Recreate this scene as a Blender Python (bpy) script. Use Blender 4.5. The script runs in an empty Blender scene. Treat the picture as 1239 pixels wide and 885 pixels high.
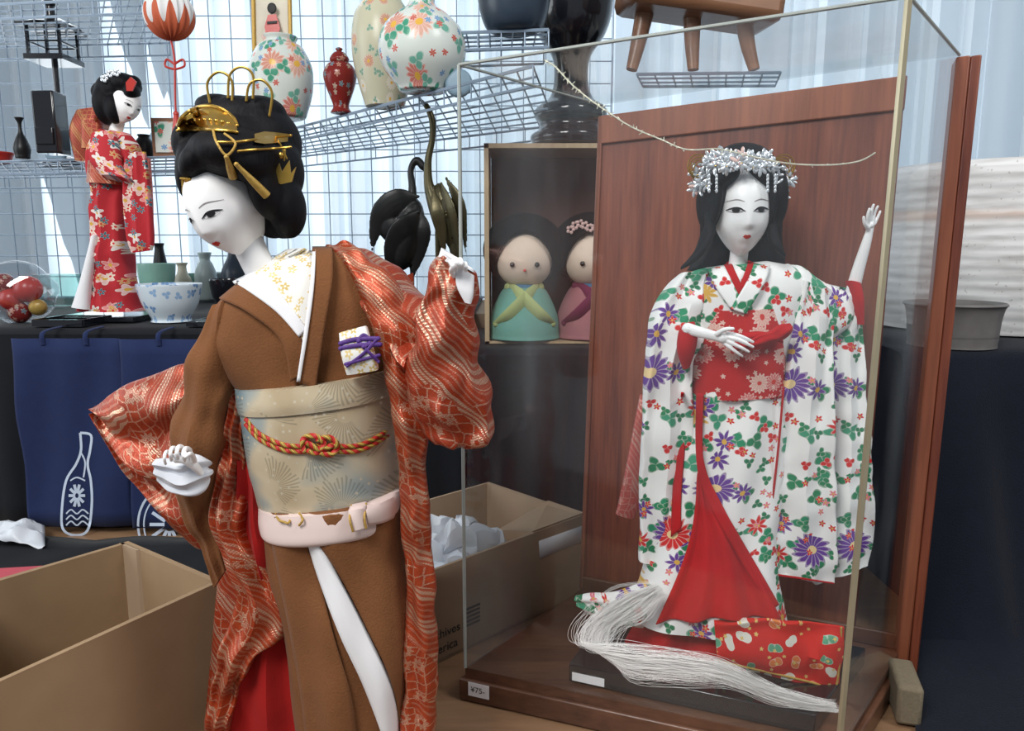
import bpy, bmesh, math, random
from mathutils import Vector, Matrix, noise
from mathutils.bvhtree import BVHTree
random.seed(7)
R=math.radians; pi=math.pi
sc=bpy.context.scene
# ---------------------------------------------------------------- camera
F=900.0; PITCH=R(9); CZ=1.23
cp,sp=math.cos(PITCH),math.sin(PITCH)
CAM=Vector((0,0,CZ))
cd=bpy.data.cameras.new("camera"); cam=bpy.data.objects.new("camera",cd)
sc.collection.objects.link(cam); cam.location=CAM; cam.rotation_euler=(pi/2-PITCH,0,0)
cd.sensor_width=36; cd.lens=F/1239*36; cd.clip_start=.01; sc.camera=cam
try:
    sc.view_settings.view_transform='Standard'; sc.view_settings.look='None'
except Exception: pass
# survey helpers : measured bearing + distance -> metres
def ray(a,b):
    x=(a-619.5)/F; v=-(b-442.5)/F
    return Vector((x,cp+sp*v,-sp+cp*v))
def W(a,b,d):
    r=ray(a,b); return CAM+r*(d/r.y)
def PL(a,b,z):
    r=ray(a,b); return CAM+r*((z-CZ)/r.z)
# ---------------------------------------------------------------- geometry
def crv(pts,k):
    pts=[tuple(p) for p in pts]; n=len(pts)
    if n<3:
        o=[]
        for i in range(n-1):
            for j in range(k):
                t=j/k; o.append(tuple(a+(b-a)*t for a,b in zip(pts[i],pts[i+1])))
        return o+[pts[-1]]
    o=[]
    for i in range(n-1):
        p0=pts[max(i-1,0)];p1=pts[i];p2=pts[i+1];p3=pts[min(i+2,n-1)]
        for j in range(k):
            t=j/k;t2=t*t;t3=t2*t
            o.append(tuple(.5*((2*b)+(-a+c)*t+(2*a-5*b+4*c-d)*t2+(-a+3*b-3*c+d)*t3) for a,b,c,d in zip(p0,p1,p2,p3)))
    return o+[pts[-1]]
class G:
    def __init__(s): s.v=[];s.f=[];s.uv=[];s.m=[]
    def add(s,v,f,uv=None,mi=0):
        b=len(s.v); v=[Vector(p) for p in v]; s.v+=v
        s.f+=[tuple(i+b for i in q) for q in f]
        s.uv+=uv if uv else [(p.x+.7*p.y,p.z) for p in v]
        s.m+=[mi]*len(f); return s
    def box(s,c,size,rz=0,M=None,mi=0):
        c=Vector(c); hx,hy,hz=[q/2 for q in size]
        m=M or Matrix.Rotation(rz,3,'Z')
        v=[c+m@Vector((x,y,z)) for x in(-hx,hx) for y in(-hy,hy) for z in(-hz,hz)]
        return s.add(v,[(0,1,3,2),(4,6,7,5),(0,4,5,1),(2,3,7,6),(0,2,6,4),(1,5,7,3)],None,mi)
    def prism(s,bot,top,mi=0):
        n=len(bot); f=[tuple(range(n))[::-1],tuple(range(n,2*n))]
        for i in range(n):
            j=(i+1)%n; f.append((i,j,n+j,n+i))
        return s.add(list(bot)+list(top),f,None,mi)
    def ell(s,c,r,M=None,seg=24,mi=0):
        c=Vector(c)
        if not hasattr(r,'__len__'): r=(r,r,r)
        v=[];f=[];uv=[];n=seg//2
        for i in range(n+1):
            e=-pi/2+pi*i/n
            for j in range(seg+1):
                a=2*pi*j/seg
                p=Vector((r[0]*math.cos(e)*math.cos(a),r[1]*math.cos(e)*math.sin(a),r[2]*math.sin(e)))
                if M: p=M@p
                v.append(c+p); uv.append((a*r[0],e*r[2]))
        for i in range(n):
            for j in range(seg):
                q=i*(seg+1)+j; f.append((q,q+1,q+seg+2,q+seg+1))
        return s.add(v,f,uv,mi)
    def lathe(s,prof,c,M=None,seg=40,k=5,mi=0,sx=1):
        c=Vector(c); pr=crv(prof,k) if k>1 else prof
        rm=max(p[0] for p in pr); v=[];f=[];uv=[];L=0;pz=pr[0]
        for i,p in enumerate(pr):
            L+=math.hypot(p[0]-pz[0],p[1]-pz[1]); pz=p
            for j in range(seg+1):
                a=2*pi*j/seg
                q=Vector((max(p[0],0)*math.cos(a)*sx,max(p[0],0)*math.sin(a),p[1]))
                if M: q=M@q
                v.append(c+q); uv.append((a*rm,L))
        for i in range(len(pr)-1):
            for j in range(seg):
                q=i*(seg+1)+j; f.append((q,q+1,q+seg+2,q+seg+1))
        return s.add(v,f,uv,mi)
    def tube(s,pts,r,seg=10,k=6,mi=0,flat=1.0,ends=True):
        n=len(pts); rr=r if hasattr(r,'__len__') else [r]*n
        P=crv([tuple(p)+(q,) for p,q in zip(pts,rr)],k)
        C=[Vector(p[:3]) for p in P]; Rr=[max(p[3],1e-5) for p in P]
        v=[];f=[];uv=[];L=0; T0=(C[1]-C[0]).normalized()
        ref=Vector((0,0,1)) if abs(T0.z)<.9 else Vector((1,0,0))
        U=(ref-T0*ref.dot(T0)).normalized()
        for i in range(len(C)):
            T=(C[min(i+1,len(C)-1)]-C[max(i-1,0)])
            T=T.normalized() if T.length>1e-9 else T0
            U=(U-T*U.dot(T)).normalized(); V=T.cross(U)
            if i: L+=(C[i]-C[i-1]).length
            for j in range(seg):
                a=2*pi*j/seg
                v.append(C[i]+U*(Rr[i]*math.cos(a))+V*(Rr[i]*flat*math.sin(a))); uv.append((a*Rr[i],L))
        for i in range(len(C)-1):
            for j in range(seg):
                q=i*seg+j; q2=i*seg+(j+1)%seg; f.append((q,q2,q2+seg,q+seg))
        f.append(tuple(range(seg))[::-1]); b=(len(C)-1)*seg; f.append(tuple(range(b,b+seg)))
        s.add(v,f,uv,mi)
        if ends and seg>=8:
            s.ell(C[0],Rr[0]*.98,seg=12,mi=mi); s.ell(C[-1],Rr[-1]*.98,seg=12,mi=mi)
        return s
    def tw(s,d0,pts,seg=10,mi=0,k=6,flat=1.0,ends=True):
        return s.tube([W(p[0],p[1],d0+p[2]) for p in pts],[p[3]*d0/F for p in pts],seg,k,mi,flat,ends)
    def ew(s,a,b,d,rx,rz,ry,roll=0,mi=0,seg=32):
        M=Matrix.Rotation(R(roll),3,'Y'); return s.ell(W(a,b,d),(rx*d/F,ry,rz*d/F),M,seg,mi)
    def loft(s,secs,d0,n=48,k=7,fold=0,fk=5,wr=0,wf=30,mi=0,pw=.85,ph=0,vo=0):
        P=[]
        for q in secs:
            q=tuple(q); P.append(q if len(q)==7 else q+(q[4],))
        P=crv(P,k); C=[];A=[]
        for q in P:
            L=W(q[0],q[1],d0+q[4]); Rr=W(q[2],q[3],d0+q[6]); C.append((L+Rr)/2);A.append((Rr-L)/2)
        v=[];f=[];uv=[];l=vo
        for i in range(len(P)):
            T=C[min(i+1,len(C)-1)]-C[max(i-1,0)]
            B=A[i].cross(T)
            if B.length<1e-9: B=Vector((0,-1,0))
            B.normalize()
            if B.y>0: B=-B
            if i: l+=(C[i]-C[i-1]).length
            hw=A[i].length; t=abs(P[i][5])
            for j in range(n):
                a=2*pi*j/n; ca,sa=math.cos(a),math.sin(a)
                ca2=math.copysign(abs(ca)**pw,ca); sa2=math.copysign(abs(sa)**pw,sa)
                p=C[i]+A[i]*ca2+B*(t*sa2)
                if fold: p=p+B*(fold*math.sin(fk*ca2*pi+ph+2*math.sin(l*9))*abs(sa2)*(1 if sa2>0 else -.5))
                if wr:
                    p=p+B*(wr*noise.noise(p*wf)*(1 if sa2>0 else .3))+A[i].normalized()*(wr*.5*noise.noise(p*wf+Vector((9,3,1))))
                v.append(p); uv.append((ca2*hw,l))
        for i in range(len(P)-1):
            for j in range(n):
                q=i*n+j;q2=i*n+(j+1)%n; f.append((q,q+n,q2+n,q2))
        v.append(C[0]);uv.append((0,vo));v.append(C[-1]);uv.append((0,l))
        c0=len(v)-2;c1=len(v)-1;b=(len(P)-1)*n
        for j in range(n):
            f.append((c0,j,(j+1)%n)); f.append((c1,b+(j+1)%n,b+j))
        return s.add(v,f,uv,mi)
    def sheet(s,rows,mi=0):
        v=[];f=[];uv=[];n=len(rows[0]);l=0
        for i,r in enumerate(rows):
            if i: l+=(Vector(r[n//2])-Vector(rows[i-1][n//2])).length
            u=0
            for j,p in enumerate(r):
                if j: u+=(Vector(p)-Vector(r[j-1])).length
                v.append(Vector(p));uv.append((u,l))
        for i in range(len(rows)-1):
            for j in range(n-1):
                q=i*n+j; f.append((q,q+n,q+n+1,q+1))
        return s.add(v,f,uv,mi)
    def strip(s,b,rows,off=.002,n=8,k=8,dd=.6,bulge=0,mi=0):
        out=[];last=dd
        for q in crv(rows,k):
            r=[]
            for j in range(n+1):
                t=j/n
                p=on(b,q[0]+(q[2]-q[0])*t,q[1]+(q[3]-q[1])*t,off+bulge*math.sin(pi*t),last); last=p.y
                r.append(p)
            out.append(r)
        return s.sheet(out,mi)
    def patch(s,b,poly,off=.001,rings=3,dd=.6,mi=0,M=None,k=4):
        P=crv(list(poly)+[poly[0]],k)[:-1] if k>1 else poly
        cx=sum(p[0] for p in P)/len(P);cy=sum(p[1] for p in P)/len(P)
        fn=(lambda a,c:on(b,a,c,off,dd)) if M is None else (lambda a,c:onl(b,a,c,off,M))
        v=[fn(cx,cy)]; f=[];n=len(P)
        for r in range(1,rings+1):
            t=r/rings
            for p in P: v.append(fn(cx+(p[0]-cx)*t,cy+(p[1]-cy)*t))
        for j in range(n):
            f.append((0,1+j,1+(j+1)%n))
            for r in range(rings-1):
                a=1+r*n+j;c=1+r*n+(j+1)%n; f.append((a,a+n,c+n,c))
        return s.add(v,f,None,mi)
    def plate(s,poly,d,th=.001,mi=0,k=1):
        P=crv(list(poly)+[poly[0]],k)[:-1] if k>1 else poly
        a=[W(p[0],p[1],d+(p[2] if len(p)>2 else 0)) for p in P]
        return s.prism(a,[q+Vector((0,th,0)) for q in a],mi)
    def bvh(s): return BVHTree.FromPolygons(s.v,s.f)
    def obj(s,name,mats,parent=None,label=None,cat=None,kind=None,group=None,bevel=0,solid=0,sub=0,remesh=0,smooth=0,angle=40):
        mn=Vector([min(p[i] for p in s.v) for i in range(3)]);mx=Vector([max(p[i] for p in s.v) for i in range(3)])
        c=(mn+mx)/2; c.z=mn.z
        me=bpy.data.meshes.new(name); me.from_pydata([p-c for p in s.v],[],s.f)
        ul=me.uv_layers.new(name="UVMap")
        for lp in me.loops: ul.data[lp.index].uv=s.uv[lp.vertex_index]
        if not isinstance(mats,(list,tuple)): mats=[mats]
        for m in mats: me.materials.append(m)
        for p,mi in zip(me.polygons,s.m): p.material_index=mi; p.use_smooth=True
        bm=bmesh.new();bm.from_mesh(me)
        bmesh.ops.remove_doubles(bm,verts=bm.verts,dist=1e-6)
        if not solid: bmesh.ops.recalc_face_normals(bm,faces=bm.faces)
        bm.to_mesh(me);bm.free()
        try: me.set_sharp_from_angle(angle=R(angle))
        except Exception: pass
        ob=bpy.data.objects.new(name,me); sc.collection.objects.link(ob)
        return setup(ob,c,parent,label,cat,kind,group,bevel,solid,sub,remesh,smooth)
WL={}
def setup(ob,c,parent=None,label=None,cat=None,kind=None,group=None,bevel=0,solid=0,sub=0,remesh=0,smooth=0):
    WL[ob]=Vector(c)
    if parent: ob.parent=parent; ob.location=Vector(c)-WL[parent]
    else: ob.location=c
    if label: ob["label"]=label
    if cat: ob["category"]=cat
    if kind: ob["kind"]=kind
    if group: ob["group"]=group
    if remesh:
        m=ob.modifiers.new("r",'REMESH');m.mode='VOXEL';m.voxel_size=remesh;m.use_smooth_shade=True
    if smooth:
        m=ob.modifiers.new("s",'SMOOTH');m.iterations=smooth;m.factor=.6
    if solid:
        m=ob.modifiers.new("t",'SOLIDIFY');m.thickness=solid;m.offset=0
    if sub:
        m=ob.modifiers.new("u",'SUBSURF');m.levels=sub;m.render_levels=sub
    if bevel:
        m=ob.modifiers.new("b",'BEVEL');m.width=bevel;m.segments=2;m.limit_method='ANGLE'
    return ob
def thing(name,label,cat,at,group=None):
    e=bpy.data.objects.new(name,None); e.empty_display_size=.02; sc.collection.objects.link(e)
    return setup(e,Vector(at),None,label,cat,None,group)
def on(b,a,c,off=.001,dd=.6):
    d=ray(a,c).normalized(); h=b.ray_cast(CAM,d)
    if h[0] is None: return W(a,c,dd)
    return h[0]-d*off
def onl(b,x,z,off,M):
    h=b.ray_cast(Vector((x,-5,z)),Vector((0,1,0)))
    p=h[0] if h[0] is not None else Vector((x,0,z))
    nn=h[1] if h[0] is not None else Vector((0,-1,0))
    if nn.y>0: nn=-nn
    return M@(p+nn*off)
# ---------------------------------------------------------------- materials
class NT:
    def __init__(s,name):
        s.m=bpy.data.materials.new(name); s.m.use_nodes=True; s.t=s.m.node_tree; s.t.nodes.clear()
        s.o=s.t.nodes.new('ShaderNodeOutputMaterial')
        s.b=s.t.nodes.new('ShaderNodeBsdfPrincipled'); s.t.links.new(s.b.outputs[0],s.o.inputs[0])
    def n(s,t,ins=None,**kw):
        x=s.t.nodes.new('ShaderNode'+t)
        for k,v in kw.items(): setattr(x,k,v)
        for k,v in (ins or {}).items(): s.set(x.inputs[k],v)
        return x
    def set(s,i,v):
        if isinstance(v,bpy.types.NodeSocket): s.t.links.new(v,i)
        elif isinstance(v,tuple) and len(v)==3 and i.type=='RGBA': i.default_value=v+(1,)
        else: i.default_value=v
    def ma(s,op,a,b=0.0,c=None):
        x=s.n('Math',{0:a,1:b},operation=op)
        if c is not None: s.set(x.inputs[2],c)
        return x.outputs[0]
    def mix(s,f,a,b):
        x=s.n('Mix',data_type='RGBA'); s.set(x.inputs[0],f); s.set(x.inputs[6],a); s.set(x.inputs[7],b); return x.outputs[2]
    def ramp(s,f,st,const=False):
        x=s.n('ValToRGB',{0:f}); e=x.color_ramp
        if const: e.interpolation='CONSTANT'
        while len(e.elements)<len(st): e.elements.new(.5)
        for i,(p,c) in enumerate(st): e.elements[i].position=p; e.elements[i].color=tuple(c)+(1,)
        return x.outputs[0]
    def P(s,**k):
        nm={'col':'Base Color','rough':'Roughness','metal':'Metallic','spec':'Specular IOR Level','norm':'Normal','sheen':'Sheen Weight','coat':'Coat Weight'}
        for a,v in k.items(): s.set(s.b.inputs[nm[a]],v)
        return s.m
    def bump(s,h,st=.3,dist=.002): return s.n('Bump',{'Height':h,'Strength':st,'Distance':dist}).outputs[0]
    def co(s,w='Object'): return s.n('TexCoord').outputs[w]
    def noi(s,v,sc_,det=3.0,out=0,rough=.5):
        return s.n('TexNoise',{'Vector':v,'Scale':float(sc_),'Detail':float(det),'Roughness':rough}).outputs[out]
    def cell(s,vv,sc_,rnd=.75):
        vo=s.n('TexVoronoi',voronoi_dimensions='2D'); s.set(vo.inputs['Vector'],vv); vo.inputs['Scale'].default_value=sc_; vo.inputs['Randomness'].default_value=rnd
        df=s.n('VectorMath',{0:vv,1:vo.outputs['Position']},operation='SUBTRACT').outputs[0]
        x=s.n('SeparateXYZ',{0:df}); rg=s.n('SeparateColor',{0:vo.outputs['Color']})
        return vo.outputs['Distance'],s.ma('ARCTAN2',x.outputs[1],x.outputs[0]),rg
def plain(name,c,c2=None,rough=.5,metal=0.0,ns=40,bs=.1,bd=.001,coat=0.0,spec=.5):
    t=NT(name); n=t.noi(t.co(),ns,4); c2=c2 or tuple(x*.8 for x in c)
    t.P(col=t.mix(n,c,c2),rough=rough,metal=float(metal),coat=float(coat),spec=spec)
    if bs: t.P(norm=t.bump(n,bs,bd))
    return t.m
def fabric(name,c,c2=None,rough=.85,bs=.25,sheen=.05,fs=1500,bd=.0006):
    t=NT(name); v=t.co(); n=t.noi(v,48,4); f=t.noi(v,fs,2)
    c2=c2 or tuple(x*.65 for x in c)
    return t.P(col=t.mix(t.ma('MULTIPLY',t.ma('ADD',n,f),.5),c,c2),rough=rough,sheen=sheen,spec=.2,norm=t.bump(t.ma('ADD',f,t.ma('MULTIPLY',n,.5)),bs,bd))
def wood(name,c,c2,axis=2,sc1=12,rough=.4,coat=.1,stretch=.06):
    t=NT(name); v=t.co(); s=[1,1,1]; s[axis]=stretch
    mp=t.n('Mapping',{'Vector':v,'Scale':tuple(s)}).outputs[0]
    f=t.ma('ADD',t.ma('MULTIPLY',t.noi(mp,sc1*3,6,rough=.6),.75),t.ma('MULTIPLY',t.noi(mp,sc1*20,3),.3))
    return t.P(col=t.ramp(f,[(.36,c),(.68,c2)]),rough=rough,coat=coat,norm=t.bump(f,.12,.001))
def floral(name,bg,layers,rough=.75,metal=None,bgt=None):
    t=NT(name); uv=t.co('UV'); col=t.mix(t.noi(t.co(),25),bg,tuple(x*.9 for x in bg))
    if bgt: col=bgt(t,uv,col)
    msum=None
    for i,(s,pet,size,cols,cen,prob) in enumerate(layers):
        s=float(s)
        mp=t.n('Mapping',{'Vector':uv,'Location':(i*.37+.11,i*.53+.07,0),'Rotation':(0,0,i*.7)}).outputs[0]
        d=t.n('VectorMath',{0:t.noi(mp,s*1.5,2,out=1),1:(.5,.5,.5)},operation='SUBTRACT').outputs[0]
        x=t.n('VectorMath',{0:d},operation='SCALE'); x.inputs['Scale'].default_value=.2/s
        vv=t.n('VectorMath',{0:mp,1:x.outputs[0]},operation='ADD').outputs[0]
        r,an,rg=t.cell(vv,s)
        an=t.ma('ADD',t.ma('MULTIPLY',an,float(pet)),t.ma('MULTIPLY',rg.outputs[2],6.28))
        pc=t.ma('COSINE',an)
        th=t.ma('MULTIPLY',t.ma('ADD',t.ma('MULTIPLY',pc,.24 if pet<9 else .12),.76 if pet<9 else .88),size)
        mask=t.ma('MULTIPLY',t.ma('LESS_THAN',r,th),t.ma('LESS_THAN',rg.outputs[1],prob))
        fc=t.ramp(rg.outputs[0],[(j/len(cols),c) for j,c in enumerate(cols)],True) if len(cols)>1 else cols[0]
        inner=t.ma('LESS_THAN',r,t.ma('MULTIPLY',th,.86))
        edge=tuple(q*.55+.25 for q in fc) if isinstance(fc,tuple) else t.mix(.3,fc,(.9,.85,.8))
        fc2=t.mix(inner,edge,fc)
        fc2=t.mix(t.ma('MULTIPLY',t.ma('LESS_THAN',pc,-.75),.35),fc2,(.85,.8,.75))
        if cen: fc2=t.mix(t.ma('LESS_THAN',r,size*.24),fc2,cen)
        col=t.mix(mask,col,fc2)
        msum=mask if msum is None else t.ma('MAXIMUM',msum,mask)
    t.P(col=col,rough=rough,spec=.25,norm=t.bump(t.noi(t.co(),1300,2),.15,.0004))
    if metal: t.P(metal=t.ma('MULTIPLY',msum,metal),rough=t.ma('SUBTRACT',rough,t.ma('MULTIPLY',msum,.35)))
    return t.m
def brocade(name,base,base2,hi,s=30,dirn=.6,dist=2.5,thr=.66):
    # patchwork of woven zones: diagonal stitched bands, a lattice, and blossoms
    t=NT(name); uv=t.co('UV')
    mp=t.n('Mapping',{'Vector':uv,'Rotation':(0,0,dirn)}).outputs[0]
    def wv(sc_,di,de,v=mp): return t.n('TexWave',{'Vector':v,'Scale':sc_,'Distortion':di,'Detail':de,'Detail Scale':.5},wave_type='BANDS').outputs[1]
    w=wv(s/3.6,dist,1.0); w2=wv(s*1.6,dist*2,1.0); st=wv(s*4.0,3.0,1.0,t.n('Mapping',{'Vector':uv,'Rotation':(0,0,dirn+1.35)}).outputs[0])
    zone=t.noi(t.n('Mapping',{'Vector':mp,'Scale':(1.6,.6,1)}).outputs[0],s*.42,1)
    za=t.ma('GREATER_THAN',zone,.50)
    band=t.ma('GREATER_THAN',w,thr)
    inb=t.ma('MULTIPLY',band,t.ma('ADD',t.ma('MULTIPLY',t.ma('GREATER_THAN',w2,.42),.6),.1))
    outb=t.ma('MULTIPLY',t.ma('MULTIPLY',t.ma('LESS_THAN',w,.5),t.ma('GREATER_THAN',w2,.70)),.22)
    ve=t.n('TexVoronoi',voronoi_dimensions='2D',feature='DISTANCE_TO_EDGE'); t.set(ve.inputs['Vector'],uv); ve.inputs['Scale'].default_value=s*2.6; ve.inputs['Randomness'].default_value=.35
    lat=t.ma('MULTIPLY',t.ma('LESS_THAN',ve.outputs[0],.07),.45)
    r,an,rg=t.cell(uv,s*1.3)
    fl=t.ma('MULTIPLY',t.ma('LESS_THAN',r,t.ma('ADD',t.ma('MULTIPLY',t.ma('COSINE',t.ma('MULTIPLY',an,8.0)),.07),.34)),t.ma('LESS_THAN',rg.outputs[0],.45))
    fl=t.ma('MULTIPLY',t.ma('MULTIPLY',fl,t.ma('GREATER_THAN',r,.11)),t.ma('ADD',t.ma('MULTIPLY',t.ma('GREATER_THAN',t.ma('SINE',t.ma('MULTIPLY',an,16.0)),0.0),.45),.25))
    A_=t.ma('MAXIMUM',inb,outb); B_=t.ma('MAXIMUM',lat,fl)
    m=t.ma('ADD',t.ma('MULTIPLY',A_,za),t.ma('MULTIPLY',B_,t.ma('SUBTRACT',1.0,za)))
    m=t.ma('MULTIPLY',m,t.ma('ADD',t.ma('MULTIPLY',st,.55),.45))
    return t.P(col=t.mix(m,t.mix(t.noi(uv,s*4,3),base,base2),hi),metal=t.ma('ADD',t.ma('MULTIPLY',m,.5),.38),rough=t.ma('SUBTRACT',.34,t.ma('MULTIPLY',m,.1)),norm=t.bump(t.ma('ADD',m,t.noi(t.co(),1200,2)),.45,.0009))
def glass(name,tint=(1,1,1),mn=.03,k=.5,haze=0.0):
    t=NT(name); lw=t.n('LayerWeight',{0:.35}).outputs['Facing']
    f=t.ma('ADD',t.ma('MULTIPLY',t.ma('POWER',lw,4.0),k),mn)
    tr=t.n('BsdfTransparent',{0:tint}); gl=t.n('BsdfGlossy',{'Roughness':.03}); mx=t.n('MixShader',{0:f,1:tr.outputs[0],2:gl.outputs[0]})
    if haze:  # pale diffuse patches painted into the pane, imitating hazy reflections
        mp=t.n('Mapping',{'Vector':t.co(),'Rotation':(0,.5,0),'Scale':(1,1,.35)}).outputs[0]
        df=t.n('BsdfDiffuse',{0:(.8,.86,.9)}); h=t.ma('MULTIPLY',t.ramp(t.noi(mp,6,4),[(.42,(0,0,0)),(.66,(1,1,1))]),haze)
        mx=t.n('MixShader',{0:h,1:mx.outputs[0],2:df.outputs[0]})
    t.t.links.new(mx.outputs[0],t.o.inputs[0]); return t.m
def curtain_mat():
    t=NT("sheer_curtain")
    a=t.n('BsdfDiffuse',{0:(.80,.86,.91)}); b=t.n('BsdfTranslucent',{0:(.80,.88,.94)})
    mx=t.n('MixShader',{0:.6,1:a.outputs[0],2:b.outputs[0]}); t.t.links.new(mx.outputs[0],t.o.inputs[0]); return t.m
def hair_mat():
    t=NT("doll_hair"); v=t.co(); mp=t.n('Mapping',{'Vector':v,'Scale':(1,1,.18)}).outputs[0]
    n=t.noi(mp,420,3); n2=t.noi(mp,90,3); h=t.ma('ADD',n,n2)
    return t.P(col=t.mix(n,(.002,.002,.003),(.006,.006,.009)),rough=.62,norm=t.bump(h,.5,.0012),spec=.18)
porc=plain("doll_porcelain",(.92,.92,.925),(.90,.90,.91),rough=.35,ns=10,bs=0,spec=.4)
hairm=hair_mat()
lipm=plain("lip_red",(.62,.03,.02),rough=.3,bs=0)
eyem=plain("eye_black",(.008,.006,.006),rough=.15,bs=0,coat=.5)
eyew=plain("eye_white",(.7,.7,.73),rough=.2,bs=0)
browm=plain("brow_grey",(.2,.18,.18),(.34,.32,.32),rough=.7,bs=0)
gold=plain("gilt_metal",(.66,.42,.10),(.42,.25,.04),rough=.3,metal=.9,ns=80,bs=.3)
goldth=plain("gold_thread",(.58,.38,.09),(.36,.21,.04),rough=.5,metal=.3,ns=400,bs=.5)
tins=plain("pale_silver_gold_tinsel",(.85,.84,.72),(.6,.56,.4),rough=.3,metal=.4,ns=400,bs=.5)
brown=fabric("brown_crepe",(.225,.09,.033),(.125,.048,.017),bs=.45,fs=620,bd=.001)
whitef=fabric("white_silk",(.82,.82,.83),(.74,.74,.77),bs=.12)
redf=fabric("red_silk",(.54,.010,.012),(.32,.005,.008))
darkred=fabric("dark_red_lining",(.42,.012,.009),(.24,.006,.007))
salmon=brocade("salmon_brocade",(.55,.14,.11),(.45,.06,.05),(.75,.5,.42),s=50)
broc=brocade("red_gold_brocade",(.46,.060,.014),(.20,.016,.006),(.74,.58,.42),s=44,dirn=.75,thr=.58,dist=3.0)
broc2=brocade("orange_brocade_edge",(.50,.075,.016),(.23,.020,.008),(.76,.58,.40),s=50,dirn=.95,thr=.56,dist=3.0)
collarm=floral("white_gold_collar",(.83,.82,.78),[(120,5,.42,[(.6,.45,.16),(.7,.55,.25)],(.85,.8,.7),.8)])
def obit(t,uv,col):
    b=t.ramp(t.noi(uv,13,2),[(.40,(.43,.34,.22)),(.50,(.52,.44,.31)),(.56,(.33,.35,.32)),(.64,(.18,.25,.28))])
    r,an,rg=t.cell(uv,24.0,.9)
    ang=t.ma('ADD',an,t.ma('MULTIPLY',rg.outputs[0],6.28))
    fan=t.ma('GREATER_THAN',t.ma('SINE',ang),.1)
    ray_=t.ma('GREATER_THAN',t.ma('SINE',t.ma('ADD',t.ma('MULTIPLY',an,44.0),t.ma('MULTIPLY',r,12.0))),.2)
    m=t.ma('MULTIPLY',t.ma('MULTIPLY',fan,ray_),t.ma('MULTIPLY',t.ma('GREATER_THAN',r,.14),t.ma('LESS_THAN',r,t.ma('ADD',t.ma('MULTIPLY',t.noi(uv,200,0),.3),.42))))
    return t.mix(t.ma('MULTIPLY',m,.45),b,(.14,.14,.10))
obim=floral("silver_gold_obi",(.5,.4,.25),[(200,6,.26,[(.66,.58,.42)],None,.25)],bgt=obit,metal=.25,rough=.4)
sashm=floral("cream_pink_sash",(.72,.58,.54),[(30,5,.2,[(.78,.68,.62),(.60,.43,.3)],None,.2)])
RED=(.62,.02,.02);PUR=(.13,.045,.28);GRN=(.02,.21,.09);YEL=(.68,.40,.07)
kflor=floral("white_floral_yuzen",(.90,.90,.89),[
 (42,3,.43,[GRN,(.02,.25,.12),(.05,.30,.17)],None,.62),
 (64,3,.38,[(.02,.18,.08),RED,GRN,(.02,.22,.09)],None,.42),
 (34,8,.38,[PUR,RED,PUR,YEL],YEL,.30),
 (19,16,.38,[YEL,RED,PUR,YEL,PUR],(.8,.6,.3),.32),
 (90,5,.36,[RED,(.75,.2,.25)],YEL,.20)])
redobi=floral("red_white_obi",(.50,.02,.02),[(46,14,.48,[(.62,.18,.16),(.70,.40,.34)],(.6,.05,.04),.8),(120,5,.30,[(.72,.45,.38)],None,.35)])
rflor=floral("red_floral_kimono",(.5,.03,.04),[(34,5,.44,[(.75,.5,.46),(.7,.25,.24),(.75,.68,.64)],YEL,.8),(50,6,.36,[(.05,.16,.2),(.75,.62,.5),(.6,.3,.1)],RED,.55)])
hemred=floral("red_embroidered_hem",(.56,.015,.012),[(52,2,.38,[(.72,.72,.64),(.70,.2,.06),(.72,.72,.64),(.1,.33,.2)],None,.85),(100,5,.2,[(.7,.5,.1)],None,.4)],metal=.15)
navy=fabric("navy_cloth",(.006,.009,.020),(.003,.0045,.010),bs=.7,fs=600,bd=.0015)
blackc=fabric("black_cloth",(.007,.008,.012),(.004,.005,.008))
denim=fabric("blue_bag_cloth",(.016,.029,.095),(.009,.016,.058),bs=.5,fs=700)
whitep=plain("white_print",(.55,.64,.78),rough=.8,bs=0)
redwood=wood("red_brown_veneer",(.095,.018,.010),(.27,.072,.032),2,14)
edgewood=wood("orange_brown_wood",(.17,.045,.022),(.32,.10,.045),2,12)
darkwood=wood("dark_walnut",(.06,.024,.014),(.15,.065,.035),0,10,stretch=.15)
tablew=wood("table_wood",(.2,.11,.06),(.34,.2,.11),0,6,stretch=.15)
lightwood=wood("light_wood",(.38,.26,.15),(.52,.39,.25),2,10)
stoolw=wood("brown_stool_wood",(.14,.06,.03),(.28,.14,.075),0,8)
card=plain("cardboard",(.36,.24,.135),(.27,.175,.095),rough=.9,ns=25)
card2=plain("cardboard_tan",(.42,.30,.20),(.33,.23,.15),rough=.9,ns=25)
lacq=plain("black_lacquer",(.006,.007,.01),(.01,.01,.014),rough=.15,bs=0,coat=.4)
darkpot=plain("dark_blue_pot",(.03,.05,.08),(.015,.025,.04),rough=.35)
wirem=plain("blue_white_wire",(.28,.36,.46),(.23,.31,.41),rough=.35,metal=.2,bs=0)
clipm=plain("grey_blue_plastic",(.22,.33,.42),rough=.5,bs=0)
bronze=plain("green_bronze",(.03,.035,.022),(.12,.095,.045),rough=.38,metal=.7,ns=30)
blackbr=plain("black_bronze",(.006,.007,.009),(.02,.02,.02),rough=.4,metal=.4)
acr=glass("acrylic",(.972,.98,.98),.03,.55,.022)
acr2=glass("acrylic_side",(.965,.975,.978),.04,.6,.075)  # stronger painted haze for the pale reflections on side and top panes
plastic=glass("clear_plastic",(.9,.92,.94),.12,.6)
edgem=plain("acrylic_edge",(.42,.45,.42),rough=.2,bs=0)
brass=plain("brass_edge",(.42,.37,.25),rough=.3,metal=.4,bs=0)
labelm=plain("white_label",(.85,.86,.88),(.82,.83,.86),rough=.5,bs=0)
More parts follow.
